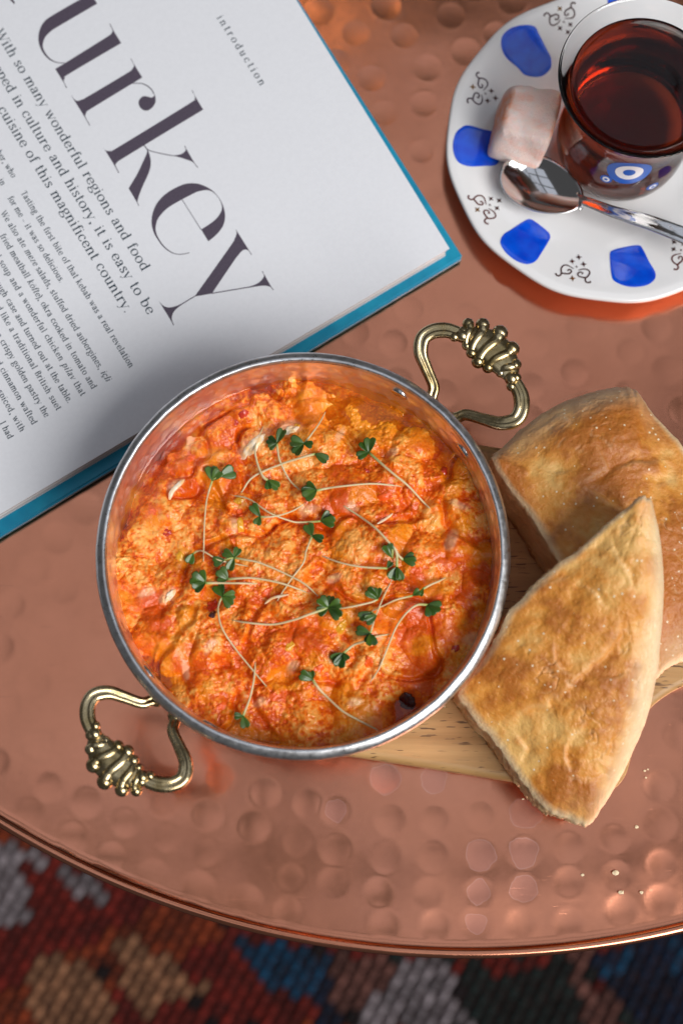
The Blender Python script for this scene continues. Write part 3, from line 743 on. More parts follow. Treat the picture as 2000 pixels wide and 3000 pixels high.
    for (u, v) in ((1167, 1160), (1350, 1325), (441, 1966), (612, 2128)):
        p = at(u, v, 0.0425); d = p[:2] - PCN; d /= np.linalg.norm(d)
        rw = W - (0.0488 - 0.0435) * 0.07
        c = np.array([*(PCN + d * rw), 0.0435]); er = np.array([*d, 0]); et = np.array([-d[1], d[0], 0]); ez = np.array([0, 0, 1.0])
        V = []; rows = [(0.0, .0006), (.55, .00056), (.85, .00045), (1.0, .0002), (1.03, -.0006)]
        for f, h in rows:
            for k in range(20):
                a = 2 * math.pi * k / 20; V.append(c + et * (math.cos(a) * f * .0026) + ez * (math.sin(a) * f * .0021) - er * h)
        mesh_obj("rivet", V, grid_faces(5, 20, True).tolist(), M_RIV, root)
build_pan()

# ------------------------------------------------------------------ egg and tomato dish
ZF = 0.0365
FR = RR - 0.0031 - 0.0007
def food_height(X, Y):
    """returns height above ZF, paleness of the curd and grain masks, X and Y relative to the pan centre"""
    r = np.hypot(X, Y) / FR
    wx = X + 0.004 * (fbm(X * 60, Y * 60, 21) - .5); wy = Y + 0.004 * (fbm(X * 60, Y * 60, 31) - .5)
    lump = fbm(wx * 55, wy * 55, 1, 3)                       # big folds, 18 mm
    mid = fbm(wx * 150, wy * 150, 2, 3)
    wl1, id1 = worley(wx * 105 + 0.5 * mid, wy * 105 + 0.5 * lump, 3)   # curds, 9.5 mm
    curd = np.clip(1 - wl1 * wl1 * 1.15, 0, 1)
    gx = X + 0.0012 * (vnoise(X * 420, Y * 420, 6) - .5); gy = Y + 0.0012 * (vnoise(X * 420, Y * 420, 7) - .5)
    w2, id2 = worley(gx * 480, gy * 480, 8); g2 = np.clip(1 - w2 * w2 * 1.5, 0, 1)   # grains, 2.1 mm
    w3, id3 = worley(gx * 950 + 3, gy * 950, 9); g3 = np.clip(1 - w3 * w3 * 1.6, 0, 1)
    sp = fbm(X * 620, Y * 620, 71, 4, 0.62); sp2 = fbm(X * 1150 + 9, Y * 1150, 75, 3, 0.6)
    # folds: sharp creases where one mass of egg lies over another
    fold = np.abs(fbm(wx * 42 + 4, wy * 42 - 2, 12, 3) - 0.5); crease = 1 - sstep(0.0, 0.055, fold)
    smooth = sstep(0.52, 0.70, fbm(X * 95 + 9, Y * 95, 15, 3))          # saucy, less grainy areas
    gr = 1 - 0.65 * smooth
    H = 0.0058 * (lump - 0.5) + 0.0030 * (mid - 0.5) + 0.0030 * (curd - 0.5) + gr * (0.00030 * (g2 - .5) * (0.3 + id2) + 0.00034 * (g3 - .45) * (0.2 + id3) + 0.00058 * (sp - .5)) - 0.0016 * crease
    # an oily trough at the upper right and slivers along the left wall
    ang = np.arctan2(Y, X)
    trough = np.exp(-(((X - 0.020) / 0.020) ** 2 + ((Y - 0.0415) / 0.0095) ** 2))
    left = np.exp(-(((ang - 2.55) / 0.42) ** 2)) * sstep(0.82, 0.98, r)
    low = sstep(-0.2, 0.9, np.sin(ang - 0.45))
    H = H - 0.0030 * trough - 0.0028 * left - (0.0006 + 0.0022 * low) * sstep(0.86, 1.0, r) + 0.0026 * (1 - r ** 4)
    pit = np.exp(-(((X + 0.0245) / 0.0030) ** 2 + ((Y + 0.0125) / 0.0024) ** 2)) * .0035 + np.exp(-(((X - 0.027) / 0.0035) ** 2 + ((Y + 0.0395) / 0.0028) ** 2)) * .003
    H = H - pit
    tone = fbm(X * 75 + 2, Y * 75 + 8, 18, 4)
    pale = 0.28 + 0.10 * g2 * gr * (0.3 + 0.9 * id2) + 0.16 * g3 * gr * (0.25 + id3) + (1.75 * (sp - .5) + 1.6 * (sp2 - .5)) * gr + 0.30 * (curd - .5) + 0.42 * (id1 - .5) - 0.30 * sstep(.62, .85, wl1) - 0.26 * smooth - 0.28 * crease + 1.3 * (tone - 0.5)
    yel = sstep(0.60, 0.74, fbm(X * 120 - 5, Y * 120 + 3, 22, 3))
    return H, np.clip(pale, 0, 1), smooth, yel, trough

GN = 620
_ax = np.linspace(-FR * 1.010, FR * 1.010, GN)
FX, FY = np.meshgrid(_ax, _ax, indexing='ij')
FH, FP, FS, FYL, FTR = food_height(FX, FY)
def food_z(x, y, k=2):
    i = int(round((x - PCN[0] - _ax[0]) / (_ax[1] - _ax[0]))); j = int(round((y - PCN[1] - _ax[0]) / (_ax[1] - _ax[0])))
    i = min(max(i, k), GN - 1 - k); j = min(max(j, k), GN - 1 - k)
    return ZF + float(FH[i - k:i + k + 1, j - k:j + k + 1].max())
OIL_DZ = -0.0010
def food_top(x, y, k=2): return max(food_z(x, y, k), ZF + OIL_DZ)

def build_food():
    root = thing("scrambled_eggs", (*PCN, 0.0135), "chunky orange scrambled eggs with tomato and oil filling the pan", "food")
    m = mat("egg_curd", rough=0.36); t = NT(m)
    ac = t.attr("Col").outputs["Color"]
    n = t.noise(1500, 4, 0.65); n2 = t.noise(520, 4, 0.65)
    col = t.mix(t.math('MULTIPLY', t.maprange(n2, 0.45, 0.75), 0.28), ac, (0.68, 0.09, 0.003))
    col = t.mix(t.math('MULTIPLY', t.maprange(n, 0.55, 0.78), 0.38), col, (0.95, 0.50, 0.15))
    t.base(col)
    t.rough(t.maprange(t.noise(300, 3), 0.3, 0.7, 0.18, 0.38))
    t.b.inputs["Coat Weight"].default_value = 0.35; t.b.inputs["Coat Roughness"].default_value = 0.06; t.b.inputs["Specular IOR Level"].default_value = 0.28
    t.b.inputs["Subsurface Weight"].default_value = 0.12; t.b.inputs["Subsurface Radius"].default_value = (1.0, 0.35, 0.12); t.b.inputs["Subsurface Scale"].default_value = 0.0008
    t.normal(t.bump(t.math('ADD', n, t.math('MULTIPLY', n2, 0.8)), 0.45, 0.0005))
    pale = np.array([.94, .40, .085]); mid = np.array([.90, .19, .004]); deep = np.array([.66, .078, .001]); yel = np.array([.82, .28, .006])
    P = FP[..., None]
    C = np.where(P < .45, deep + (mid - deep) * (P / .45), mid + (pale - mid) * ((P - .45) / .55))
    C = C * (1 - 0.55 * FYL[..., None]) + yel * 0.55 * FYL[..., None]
    C = C * (1 - 0.75 * FTR[..., None]) + np.array([.93, .36, .012]) * 0.75 * FTR[..., None]
    for (u, v, a, b, r_) in ((560, 1290, 16, 34, -.2), (738, 1308, 60, 30, .75), (852, 1258, 36, 24, .4), (520, 1430, 22, 36, -.7), (545, 1960, 12, 30, .1), (995, 1278, 12, 34, -.4), (1342, 1484, 36, 16, -.3), (1030, 1490, 26, 18, .2), (1320, 1590, 16, 40, -.3), (1385, 1870, 34, 22, .3), (690, 1545, 14, 34, .1), (905, 1500, 34, 16, .2), (497, 1745, 34, 18, .9), (857, 1957, 26, 16, .6), (430, 1740, 30, 16, .4), (1040, 2060, 26, 14, .2), (760, 2060, 30, 16, .6), (1150, 1330, 24, 12, .5), (980, 1700, 24, 14, .4), (620, 1900, 30, 14, 1.0)):
        p = at(u, v, ZF)[:2] - PCN; ca, sa = math.cos(r_), math.sin(r_)
        x, y = FX - p[0], FY - p[1]; e = np.hypot((x * ca + y * sa) / a, (-x * sa + y * ca) / b) * 10650.0
        w = sstep(1.15, .45, e + 1.1 * (fbm(FX * 330, FY * 330, 55, 3) - .5))[..., None] * .38
        C = C * (1 - w) + np.array([.93, .72, .45]) * w
    keep = np.hypot(FX, FY) <= FR * 1.004
    idx = -np.ones(keep.shape, dtype=np.int64); idx[keep] = np.arange(keep.sum())
    q = keep[:-1, :-1] & keep[1:, :-1] & keep[1:, 1:] & keep[:-1, 1:]
    F = np.stack([idx[:-1, :-1][q], idx[1:, :-1][q], idx[1:, 1:][q], idx[:-1, 1:][q]], 1)
    V = np.stack([PCN[0] + FX[keep], PCN[1] + FY[keep], ZF + FH[keep]], 1)
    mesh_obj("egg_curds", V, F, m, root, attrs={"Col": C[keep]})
    # oil lying in the hollows
    mo = bpy.data.materials.new("chilli_oil"); mo.use_nodes = True; nt = mo.node_tree; nt.nodes.clear()
    out = nt.nodes.new("ShaderNodeOutputMaterial"); mx = nt.nodes.new("ShaderNodeMixShader"); fr = nt.nodes.new("ShaderNodeFresnel"); fr.inputs[0].default_value = 1.47
    tr = nt.nodes.new("ShaderNodeBsdfTransparent"); tr.inputs[0].default_value = (0.99, 0.86, 0.46, 1); gl = nt.nodes.new("ShaderNodeBsdfGlossy"); gl.inputs["Roughness"].default_value = 0.04
    nt.links.new(fr.outputs[0], mx.inputs[0]); nt.links.new(tr.outputs[0], mx.inputs[1]); nt.links.new(gl.outputs[0], mx.inputs[2]); nt.links.new(mx.outputs[0], out.inputs[0])
    rs = np.concatenate([np.linspace(0.0005, FR - 0.0012, 60), np.linspace(FR - 0.001, FR + 0.0003, 8)])
    def jo(R, Z, TH):
        x = R * np.cos(TH); y = R * np.sin(TH)
        return R, Z + 0.00025 * (fbm(x * 110, y * 110, 51, 2) - .5) + 0.0006 * np.clip((R - FR + 0.0010) / 0.0013, 0, 1) ** 2
    V, Fo = lathe([(r, ZF + OIL_DZ) for r in rs], 240, PCN, jo)
    mesh_obj("oil", V, Fo[:, ::-1], mo, root)
    # tomato pieces
    mt = mat("tomato", (0.55, 0.03, 0.012), 0.18, Coat_Weight=0.6); tt = NT(mt)
    tt.base(tt.mix(tt.maprange(tt.noise(500, 3), 0.3, 0.7), (0.62, 0.05, 0.02), (0.42, 0.018, 0.008)))
    tt.b.inputs["Subsurface Weight"].default_value = 0.3; tt.b.inputs["Subsurface Radius"].default_value = (1, .2, .1); tt.b.inputs["Subsurface Scale"].default_value = 0.001
    mp = mat("tomato_flesh", (0.80, 0.10, 0.008), 0.35, Coat_Weight=0.1)
    mdk = mat("dark_skin", (0.05, 0.008, 0.010), 0.12, Coat_Weight=0.6)
    def chunk(name, u, v, a, b, h, rot, m, dz=0.0):
        p = at_surf(u, v, lambda x, y: food_z(x, y, 3))
        na, nr = 40, 12; V = []; ca, sa = math.cos(rot), math.sin(rot)
        th = np.linspace(0, 2 * math.pi, na, endpoint=False)
        k1 = 0.55 + 0.95 * fbm(np.cos(th) * 1.4 + u, np.sin(th) * 1.4 + v, 5, 3)
        hh = h * 0.62 / 10650.0
        a, b = (a * 1.3, b * 1.3) if name == 'egg_white' else (a, b)
        ff = np.linspace(0.02, 1, nr)[:, None]; gx = ff * k1 * a / 10650.0 * np.cos(th); gy = ff * k1 * b / 10650.0 * np.sin(th)
        LM = fbm((p[0] + gx * ca - gy * sa) * 700, (p[1] + gx * sa + gy * ca) * 700, 33, 3) - .5
        for i, f in enumerate(np.linspace(0.02, 1, nr)):
            for q in range(na):
                x, y = f * k1[q] * a / 10650.0 * math.cos(th[q]), f * k1[q] * b / 10650.0 * math.sin(th[q])
                X_, Y_ = p[0] + x * ca - y * sa, p[1] + x * sa + y * ca
                lum = LM[i, q]
                V.append((X_, Y_, food_z(X_, Y_, 2) + dz + hh * (1 - f ** 3) * (1 + 1.2 * lum) - 0.0010 * f ** 4))
        F = grid_faces(nr, na, True).tolist(); F.append(list(range(na))[::-1])
        return mesh_obj(name, V, F, m, root)
    for (u, v, a, b, r_, m_) in ((713, 1212, 26, 17, .5, mt), (690, 1240, 16, 12, 1.2, mt), (487, 1563, 22, 20, .2, mt), (622, 1772, 26, 20, 1.0, mt), (783, 1733, 32, 24, .6, mp), (1302, 1376, 15, 24, .1, mt), (1077, 1935, 17, 26, .2, mp), (1075, 1378, 16, 9, 2.3, mt),
                                 (560, 1340, 22, 16, .4, mp), (700, 1500, 20, 14, 1.9, mp), (930, 1960, 30, 18, .7, mp), (800, 2040, 34, 20, .2, mp), (1230, 1680, 20, 26, .5, mp), (1130, 1450, 34, 18, .3, mp), (450, 1500, 18, 24, .9, mp), (1330, 1900, 22, 16, .6, mt), (650, 2070, 26, 18, .5, mp)):
        chunk("tomato_piece", u, v, a, b, 11, r_, m_, -0.0006)
    chunk("aubergine_piece", 1192, 2050, 30, 22, 14, -.5, mdk, 0.0)
    chunk("aubergine_piece", 622, 1800, 15, 13, 8, .3, mdk, -0.0003)
    # egg white flecks and yolk
    mw = mat("egg_white", (0.88, 0.70, 0.46), 0.28, Coat_Weight=0.4); tw = NT(mw); tw.base(tw.mix(tw.maprange(tw.noise(420, 3), 0.40, 0.62), (0.90, 0.56, 0.26), (0.88, 0.76, 0.58))); my = mat("egg_yolk", (0.80, 0.36, 0.02), 0.25, Coat_Weight=0.5)
    for k, (u, v, a, b, r_) in enumerate(((738, 1308, 40, 17, .75), (852, 1258, 22, 13, .4), (497, 1745, 17, 9, .9))):
        chunk("egg_white", u, v, a, b, 7, r_, mw, 0.0001)
    for (u, v, a, b, r_) in ((703, 1532, 13, 28, .2), (870, 1246, 13, 11, .3), (700, 1465, 22, 14, .1), (1000, 1835, 16, 26, -.5), (850, 1895, 14, 22, -.5), (525, 1630, 16, 20, .4)):
        chunk("egg_yolk", u, v, a, b, 7, r_, my, -0.0002)
    # curled strips of egg white
    for pts, w in (([(497, 1465), (505, 1440), (525, 1420), (541, 1405)], 7), ([(1105, 1535), (1130, 1520), (1150, 1505)], 4), ([(775, 1770), (800, 1752), (846, 1742)], 4)):
        P = smooth_path([at_surf(u, v, lambda x, y: food_z(x, y, 2)) + np.array([0, 0, .0003]) for u, v in pts], 6)
        V, F = tube(P, np.interp(np.linspace(0, 1, len(P)), [0, .2, .8, 1], [.4, 1, 1, .3]) * w / 10650.0, 10, flat=0.6); mesh_obj("egg_white_strip", V, F, mw, root)
build_food()

# ------------------------------------------------------------------ cress sprouts
M_STEM = mat("sprout_stem", (0.70, 0.60, 0.36), 0.38, Subsurface_Weight=0.2, Subsurface_Scale=0.0008); _t = NT(M_STEM)
_t.base(_t.mix(_t.attr("g").outputs["Fac"], (0.66, 0.53, 0.30), (0.32, 0.40, 0.08)))
M_LEAF = mat("sprout_leaf", (0.02, 0.09, 0.02), 0.38, Coat_Weight=0.2, Coat_Roughness=0.15); _t = NT(M_LEAF)
_oi = _t.n("ShaderNodeObjectInfo")
_lc = _t.mix(_t.maprange(_t.noise(300, 3), 0.35, 0.7), (0.009, 0.038, 0.003), (0.040, 0.105, 0.008))
_lc = _t.mix(_t.math('MULTIPLY', _oi.outputs["Random"], 0.42), _lc, (0.13, 0.22, 0.03)); _t.base(_lc)
SPROUTS = [  # (stem pixels from the leaf end to the root end, leaf centres, label)
    ([(622, 1408), (612, 1440), (604, 1475), (598, 1550), (596, 1649)], [(620, 1384), (646, 1378), (668, 1386)], "cress sprout with upright stem at the upper left of the eggs, leaves on top"),
    ([(811, 1300), (814, 1322), (820, 1350), (847, 1404), (878, 1434)], [(796, 1292), (822, 1278), (797, 1308)], "cress sprout beside the biggest white egg fleck"),
    ([(890, 1300), (912, 1272), (937, 1236), (953, 1204)], [(866, 1296), (868, 1322), (900, 1304)], "cress sprout whose stem points up into the oil at the top"),
    ([(923, 1330), (892, 1338), (819, 1361), (741, 1396), (706, 1442)], [(950, 1348)], "cress sprout with long bowed stem and one thin leaf near the top"),
    ([(784, 1408), (768, 1392), (752, 1350), (748, 1306), (771, 1248)], [(786, 1424), (810, 1424)], "cress sprout with thin curved stem, small leaves at its lower end"),
    ([(1080, 1326), (1141, 1379), (1194, 1422), (1235, 1465), (1263, 1494)], [(1064, 1300), (1082, 1302), (1060, 1336)], "cress sprout running diagonally down at the upper right of the pan"),
    ([(927, 1437), (960, 1430), (1002, 1424), (1092, 1416), (1177, 1424)], [(892, 1416), (908, 1450), (890, 1446)], "cress sprout with straight level stem and dark leaves near the centre top"),
    ([(940, 1527), (880, 1530), (851, 1526), (790, 1502), (729, 1461), (676, 1449)], [(950, 1516), (964, 1506), (978, 1532)], "cress sprout with long sagging stem ending in pale green leaves at the centre"),
    ([(762, 1514), (790, 1514), (823, 1508), (860, 1494), (894, 1472)], [(744, 1490), (756, 1530)], "cress sprout with two narrow leaves left of the centre"),
    ([(914, 1570), (906, 1590), (896, 1616), (888, 1649), (851, 1698), (811, 1760)], [(905, 1548), (938, 1580)], "cress sprout with a long slanting stem and curled light green leaf in the middle"),
    ([(1162, 1662), (1160, 1616), (1141, 1591), (1100, 1547), (1051, 1510), (1006, 1480)], [(1138, 1612), (1150, 1690), (1172, 1690)], "cress sprout arching down right of the centre with hanging leaves"),
    ([(1180, 1640), (1168, 1628), (1160, 1612), (1152, 1600)], [(1204, 1630), (1206, 1646)], "short cress sprout with two leaves right of the arching stem"),
    ([(1134, 1665), (1064, 1661), (1002, 1649), (941, 1627)], [(1142, 1652)], "leafless looking cress stem lying level right of the centre"),
    ([(566, 1622), (580, 1614), (598, 1616), (639, 1639), (680, 1649), (733, 1659)], [(556, 1640)], "cress sprout with a single curled leaf at the left of the pan"),
    ([(686, 1634), (720, 1640), (762, 1649), (831, 1678), (892, 1710), (932, 1746)], [(652, 1616), (694, 1618), (634, 1646), (676, 1656)], "cress sprout with four glossy leaves and a stem bowing to the right"),
    ([(602, 1708), (647, 1708), (704, 1708), (754, 1709)], [(580, 1700), (590, 1690), (584, 1724)], "cress sprout with level stem and small leaves nearest the left wall"),
    ([(668, 1697), (700, 1694), (749, 1694), (831, 1710), (906, 1738)], [(648, 1676), (650, 1702)], "cress sprout with stem running right below the four-leaved one"),
    ([(652, 1748), (643, 1765), (639, 1790), (651, 1841), (688, 1898), (737, 1959), (792, 2024)], [(642, 1726), (684, 1742), (668, 1764)], "cress sprout with the longest stem sweeping down the lower left"),
    ([(712, 2098), (722, 2072), (733, 2041), (743, 1992), (748, 1938)], [(700, 2098), (722, 2136)], "cress sprout standing nearest the bottom wall of the pan"),
    ([(962, 1780), (905, 1800), (860, 1816), (798, 1829), (729, 1824), (680, 1816)], [(970, 1748), (930, 1796), (996, 1768), (984, 1800), (944, 1762)], "cress sprout with a cluster of five leaves below the centre"),
    ([(1106, 1755), (1084, 1765), (1023, 1778), (975, 1784)], [(1074, 1732), (1106, 1734)], "cress sprout with two flat dark leaves between two stems right of the centre"),
    ([(1208, 1745), (1160, 1757), (1120, 1775), (1084, 1792)], [(1222, 1736), (1068, 1804), (1082, 1816)], "cress sprout with light leaves at both ends of its stem"),
    ([(1252, 1772), (1219, 1773), (1186, 1800), (1158, 1841), (1133, 1902), (1109, 1959), (1083, 1999)], [(1284, 1776), (1264, 1808)], "cress sprout with a big dark leaf pair at the lower right"),
    ([(1084, 1856), (1092, 1830), (1100, 1804), (1125, 1743), (1149, 1696)], [(1060, 1850), (1078, 1872), (1088, 1884)], "cress sprout with straight stem leaning right and narrow leaves at its foot"),
    ([(1005, 1914), (1035, 1890), (1068, 1878), (1100, 1865), (1140, 1857)], [(984, 1926), (1014, 1928), (994, 1942)], "cress sprout with small leaves and short bowed stem, low right of centre"),
    ([(916, 1992), (930, 2012), (953, 2037), (1002, 2082), (1051, 2110), (1110, 2140)], [(884, 1978), (912, 1976)], "cress sprout whose stem runs to the bottom right rim"),
    ([(1238, 1725), (1262, 1712), (1285, 1702), (1305, 1691)], [(1232, 1740)], "short cress stem pointing at the right wall above the big leaf pair"),
]
def leaf_mesh(j, c, seed):
    """obovate, notched cotyledon from joint j over centre c"""
    rs = random.Random(seed)
    d = c - j; L = rs.uniform(.8, 1.1) * max(0.0026, min(0.0042, 1.8 * np.linalg.norm(d[:2]))); d = d.copy(); d[2] = 0; d /= np.linalg.norm(d) + 1e-9
    s = np.array([-d[1], d[0], 0]); up = np.array([0, 0, 1.0])
    Wd = L * rs.uniform(.34, .52); tilt = rs.uniform(-.15, .75); cup = rs.uniform(.05, .55); roll = rs.uniform(-.8, .8)
    nu, nv = 11, 9; V = []
    for i in range(nu):
        f = i / (nu - 1)
        w = Wd * (math.sin(math.pi * min(1, f ** 0.8) * 0.5) ** 0.9) * (1 if f < .72 else math.sqrt(max(0, 1 - ((f - .72) / .30) ** 2)))
        w = max(w, 0.00018)
        for q in range(nv):
            g = -1 + 2 * q / (nv - 1)
            ff = f + (0.10 * (1 - abs(g)) * -1.0 if f > .8 else 0) * (f - .8) / .2 + 0.0
            h = tilt * L * math.sin(f * 1.5) * .7 + cup * abs(g) ** 1.6 * w + roll * g * w * .6 - .12 * L * f * f - (0.00022 * math.exp(-(g / .18) ** 2))
            V.append(j + d * (L * ff) + s * (w * g) + up * (h + 0.0004))
    V = np.array(V); n = len(V); F = grid_faces(nu, nv).tolist()
    V2 = np.concatenate([V, V - up * 0.00022]); F2 = F + [[a + n for a in f][::-1] for f in F]
    edge = [q for q in range(nv)] + [i * nv + nv - 1 for i in range(1, nu)] + [(nu - 1) * nv + q for q in range(nv - 2, -1, -1)] + [i * nv for i in range(nu - 2, 0, -1)]
    for a, b in zip(edge, edge[1:] + edge[:1]): F2.append([b, a, a + n, b + n])
    return V2, F2
def build_sprouts():
    for k, (stem, leaves, label) in enumerate(SPROUTS):
        rs = random.Random(100 + k); n = len(stem)
        P = []
        for i, (u, v) in enumerate(stem):
            f = i / (n - 1)
            lift = 0.0011 * (1 - f) + 0.0012 * math.sin(math.pi * f) + 0.0001
            p = at_surf(u, v, lambda x, y: food_top(x, y, 4) + lift); P.append(p)
        P = smooth_path(P, 7)
        for i, p in enumerate(P): p[2] = max(p[2] - 0.0009 * (i / len(P)) ** 2, food_top(p[0], p[1], 1) + 0.0001 - 0.0003 * (i / len(P)) ** 2)
        root = thing("cress_sprout", (*P[-1][:2], P[-1][2]), label, "sprout", "cress sprouts on the eggs")
        m = len(P); f = np.linspace(0, 1, m)
        rad = np.interp(f, [0, .06, .3, .9, 1], [.00034, .00037, .00029, .00025, .00012]) * rs.uniform(.8, 1.15)
        V, F = tube(P, rad, 9); g = np.repeat(np.clip(1 - f * 5, 0, 1), 9)
        st = mesh_obj("stem", V, F, M_STEM, root, attrs={"g": g})
        for q, (u, v) in enumerate(leaves):
            zc = lambda x, y: food_top(x, y, 6) + 0.0012
            c = at_surf(u, v, zc); j = P[0]
            dist = np.linalg.norm((c - j)[:2])
            if dist > 0.0042:
                jj = c + (j - c) * (0.0022 / dist); jj[2] = max(jj[2], food_top(jj[0], jj[1], 3) + .0006)
                near = P[np.argmin(np.linalg.norm(P[:, :2] - c[:2], axis=1))]
                mid = (near + jj) / 2 + np.array([0, 0, .0006])
                V, F = tube(smooth_path([near, mid, jj], 5), 0.00028, 7); mesh_obj("leaf_stalk", V, F, M_STEM, root, attrs={"g": np.full(len(V), .8)})
                j = jj
            V, F = leaf_mesh(np.array(j), np.array(c), 1000 * k + q)
            lo = min(v_[2] - food_top(v_[0], v_[1], 1) for v_ in V)
            if lo < -0.0003: V = V + np.array([0, 0, -lo - 0.0003])
            mesh_obj("leaf", V, F, M_LEAF, root)
build_sprouts()
# ------------------------------------------------------------------ bread
M_CRUST = mat("bread_crust", rough=0.55); _t = NT(M_CRUST)
_c = _t.attr("Col").outputs["Color"]
_n = _t.noise(900, 4, 0.6); _n2 = _t.noise(260, 4, 0.6)
_vo = _t.n("ShaderNodeTexVoronoi"); _vo.inputs["Scale"].default_value = 420.0; _t.l(_t.coord(), _vo.inputs["Vector"])
_spk = _t.math('MULTIPLY', _t.math('LESS_THAN', _vo.outputs["Distance"], 0.13), _t.math('GREATER_THAN', _t.noise(140, 2), 0.50))
_c = _t.mix(_t.math('MULTIPLY', _t.maprange(_n, 0.4, 0.75), 0.22), _c, (0.70, 0.36, 0.10))
_c = _t.mix(_t.math('MULTIPLY', _t.maprange(_n2, 0.5, 0.75), 0.22), _c, (0.40, 0.13, 0.018))
_c = _t.mix(_t.math('MULTIPLY', _spk, 0.85), _c, (0.86, 0.74, 0.52)); _t.base(_c)
_t.rough(_t.maprange(_n2, 0.3, 0.7, 0.32, 0.52))
_t.b.inputs["Subsurface Weight"].default_value = 0.12; _t.b.inputs["Subsurface Radius"].default_value = (1, .5, .25); _t.b.inputs["Subsurface Scale"].default_value = 0.0015
_t.normal(_t.bump(_t.math('ADD', _n, _t.math('ADD', _n2, _t.math('MULTIPLY', _spk, 0.8))), 0.6, 0.0006))

def build_bread(name, outline, ztop, thick, label, seed, wr=1.0, dark=0.0, folds=()):
    """outline: (u, v, roundness 0..1) pixels around the top edge; ztop(u, v) height there; cut sides where roundness is 0"""
    pts = []
    for (u, v, rd) in outline:
        z = ztop(u, v) - rd * 0.5 * thick
        pts.append((*at(u, v, z)[:2], ztop(u, v), rd))
    P = smooth_path(pts, 12, True); n = len(P)
    P[:, 3] = np.clip(P[:, 3], 0, 1)
    cxy = P[:, :2].mean(0); zc = P[:, 2].mean()
    # fit plane
    A = np.c_[P[:, :2] - cxy, np.ones(n)]; co, *_ = np.linalg.lstsq(A, P[:, 2], rcond=None)
    plane = lambda x, y: co[0] * (x - cxy[0]) + co[1] * (y - cxy[1]) + co[2]
    # ragged torn edges
    ang = np.arange(n)
    rag = (fbm(ang * 0.11, ang * 0 + seed, 41, 3) - .5) * 0.0011 + (fbm(ang * 0.45, ang * 0 + seed, 42, 2) - .5) * 0.0006
    d = P[:, :2] - cxy; dl = np.linalg.norm(d, axis=1)[:, None]
    ext = P[:, :2] + d / dl * rag[:, None] * (1 - 0.6 * P[:, 3:4])
    nt = 110
    t = np.linspace(0.004, 1, nt) ** 0.9
    X = cxy[0] + t[:, None] * (ext[:, 0] - cxy[0]); Y = cxy[1] + t[:, None] * (ext[:, 1] - cxy[1])
    R = np.ones((nt, 1)) * P[:, 3][None, :]
    edge_d = (1 - t)[:, None] * dl[:, 0][None, :]                 # distance from the edge, metres
    # rounding of baked edges
    w = 0.013
    s = np.clip(1 - edge_d / w, 0, 1)
    drop = R * thick * 0.62 * (1 - np.sqrt(np.clip(1 - s ** 2.2, 0, 1))) + (1 - R) * 0.0010 * np.clip(1 - edge_d / 0.0022, 0, 1) ** 2
    # crust relief: broad dimples, pinches and shrivelled folds
    n1 = fbm(X * 55 + seed, Y * 55, 60 + seed, 3); n2 = fbm(X * 140, Y * 140 + seed, 61 + seed, 3)
    warp = 0.010 * (fbm(X * 40, Y * 40, 62 + seed, 2) - .5)
    cr = np.abs(fbm((X + warp) * 48 + 7, (Y - warp) * 48, 63 + seed, 3) - 0.5); crease = np.exp(-(cr / 0.020) ** 2) * sstep(.42, .60, fbm(X * 30, Y * 30, 64 + seed, 2))
    cr2 = np.abs(fbm((X - warp) * 110 + 3, (Y + warp) * 70, 65 + seed, 3) - 0.5); crease2 = np.exp(-(cr2 / 0.022) ** 2) * sstep(.45, .62, fbm(X * 50, Y * 50 + 4, 66 + seed, 2))
    fade = np.clip(edge_d / 0.004, 0, 1)
    FD = np.zeros_like(X); FL = np.zeros_like(X)
    jx = X + 0.0016 * (fbm(X * 260, Y * 260, 44, 3) - .5); jy = Y + 0.0016 * (fbm(X * 260, Y * 260, 45, 3) - .5)
    for path, wd, dp in folds:
        wd *= .8; dp *= .6
        Q = smooth_path([at(1300 + x / 1.743, 1100 + y / 1.743, ztop(1300 + x / 1.743, 1100 + y / 1.743))[:2] for x, y in path], 4)
        best = np.full(X.shape, 9.0); sg = np.zeros_like(X)
        for i in range(len(Q) - 1):
            e = Q[i + 1] - Q[i]; L2 = e @ e; tt = np.clip(((jx - Q[i][0]) * e[0] + (jy - Q[i][1]) * e[1]) / L2, 0, 1)
            ddx = jx - Q[i][0] - tt * e[0]; ddy = jy - Q[i][1] - tt * e[1]; dd = np.hypot(ddx, ddy)
            end = np.sin(np.pi * np.clip((i + tt) / (len(Q) - 1), 0.02, 0.98)) ** 0.6
            m_ = dd < best; best = np.where(m_, dd, best); sg = np.where(m_, np.sign(e[0] * ddy - e[1] * ddx) * end, sg)
        en = np.abs(sg); side = np.sign(sg)
        FD = FD - dp * en * np.exp(-(best / (wd * np.where(side > 0, 1.7, 0.6))) ** 2) + dp * .22 * en * np.exp(-((best - wd * 1.6) / (wd * 1.2)) ** 2) * (side < 0)
        FL = np.maximum(FL, en * np.exp(-((best - wd * .8) / (wd * .5)) ** 2) * (side < 0))
    Z = plane(X, Y) + 0.0034 * np.sin(np.clip(edge_d / 0.024, 0, 1) * math.pi / 2) - drop + wr * (0.0030 * (n1 - .5) + 0.0011 * (n2 - .5)) * (0.4 + .6 * fade) + FD * fade
    ck = fbm(X * 420 + 5, Y * 420, 46, 3) - .5; ck2 = np.abs(fbm(X * 230 + warp * 300, Y * 230, 47, 3) - .5); thin = np.exp(-(ck2 / .018) ** 2) * sstep(.5, .62, fbm(X * 75, Y * 75, 48, 2))
    Z = Z + wr * (0.00055 * ck * fade - 0.00035 * thin * fade)
    tone = 0.55 * ck + 1.2 * (n1 - .5) + 0.9 * (fbm(X * 85 + 3, Y * 85, 67 + seed, 4) - .5) + 0.35 * (n2 - .5) + dark
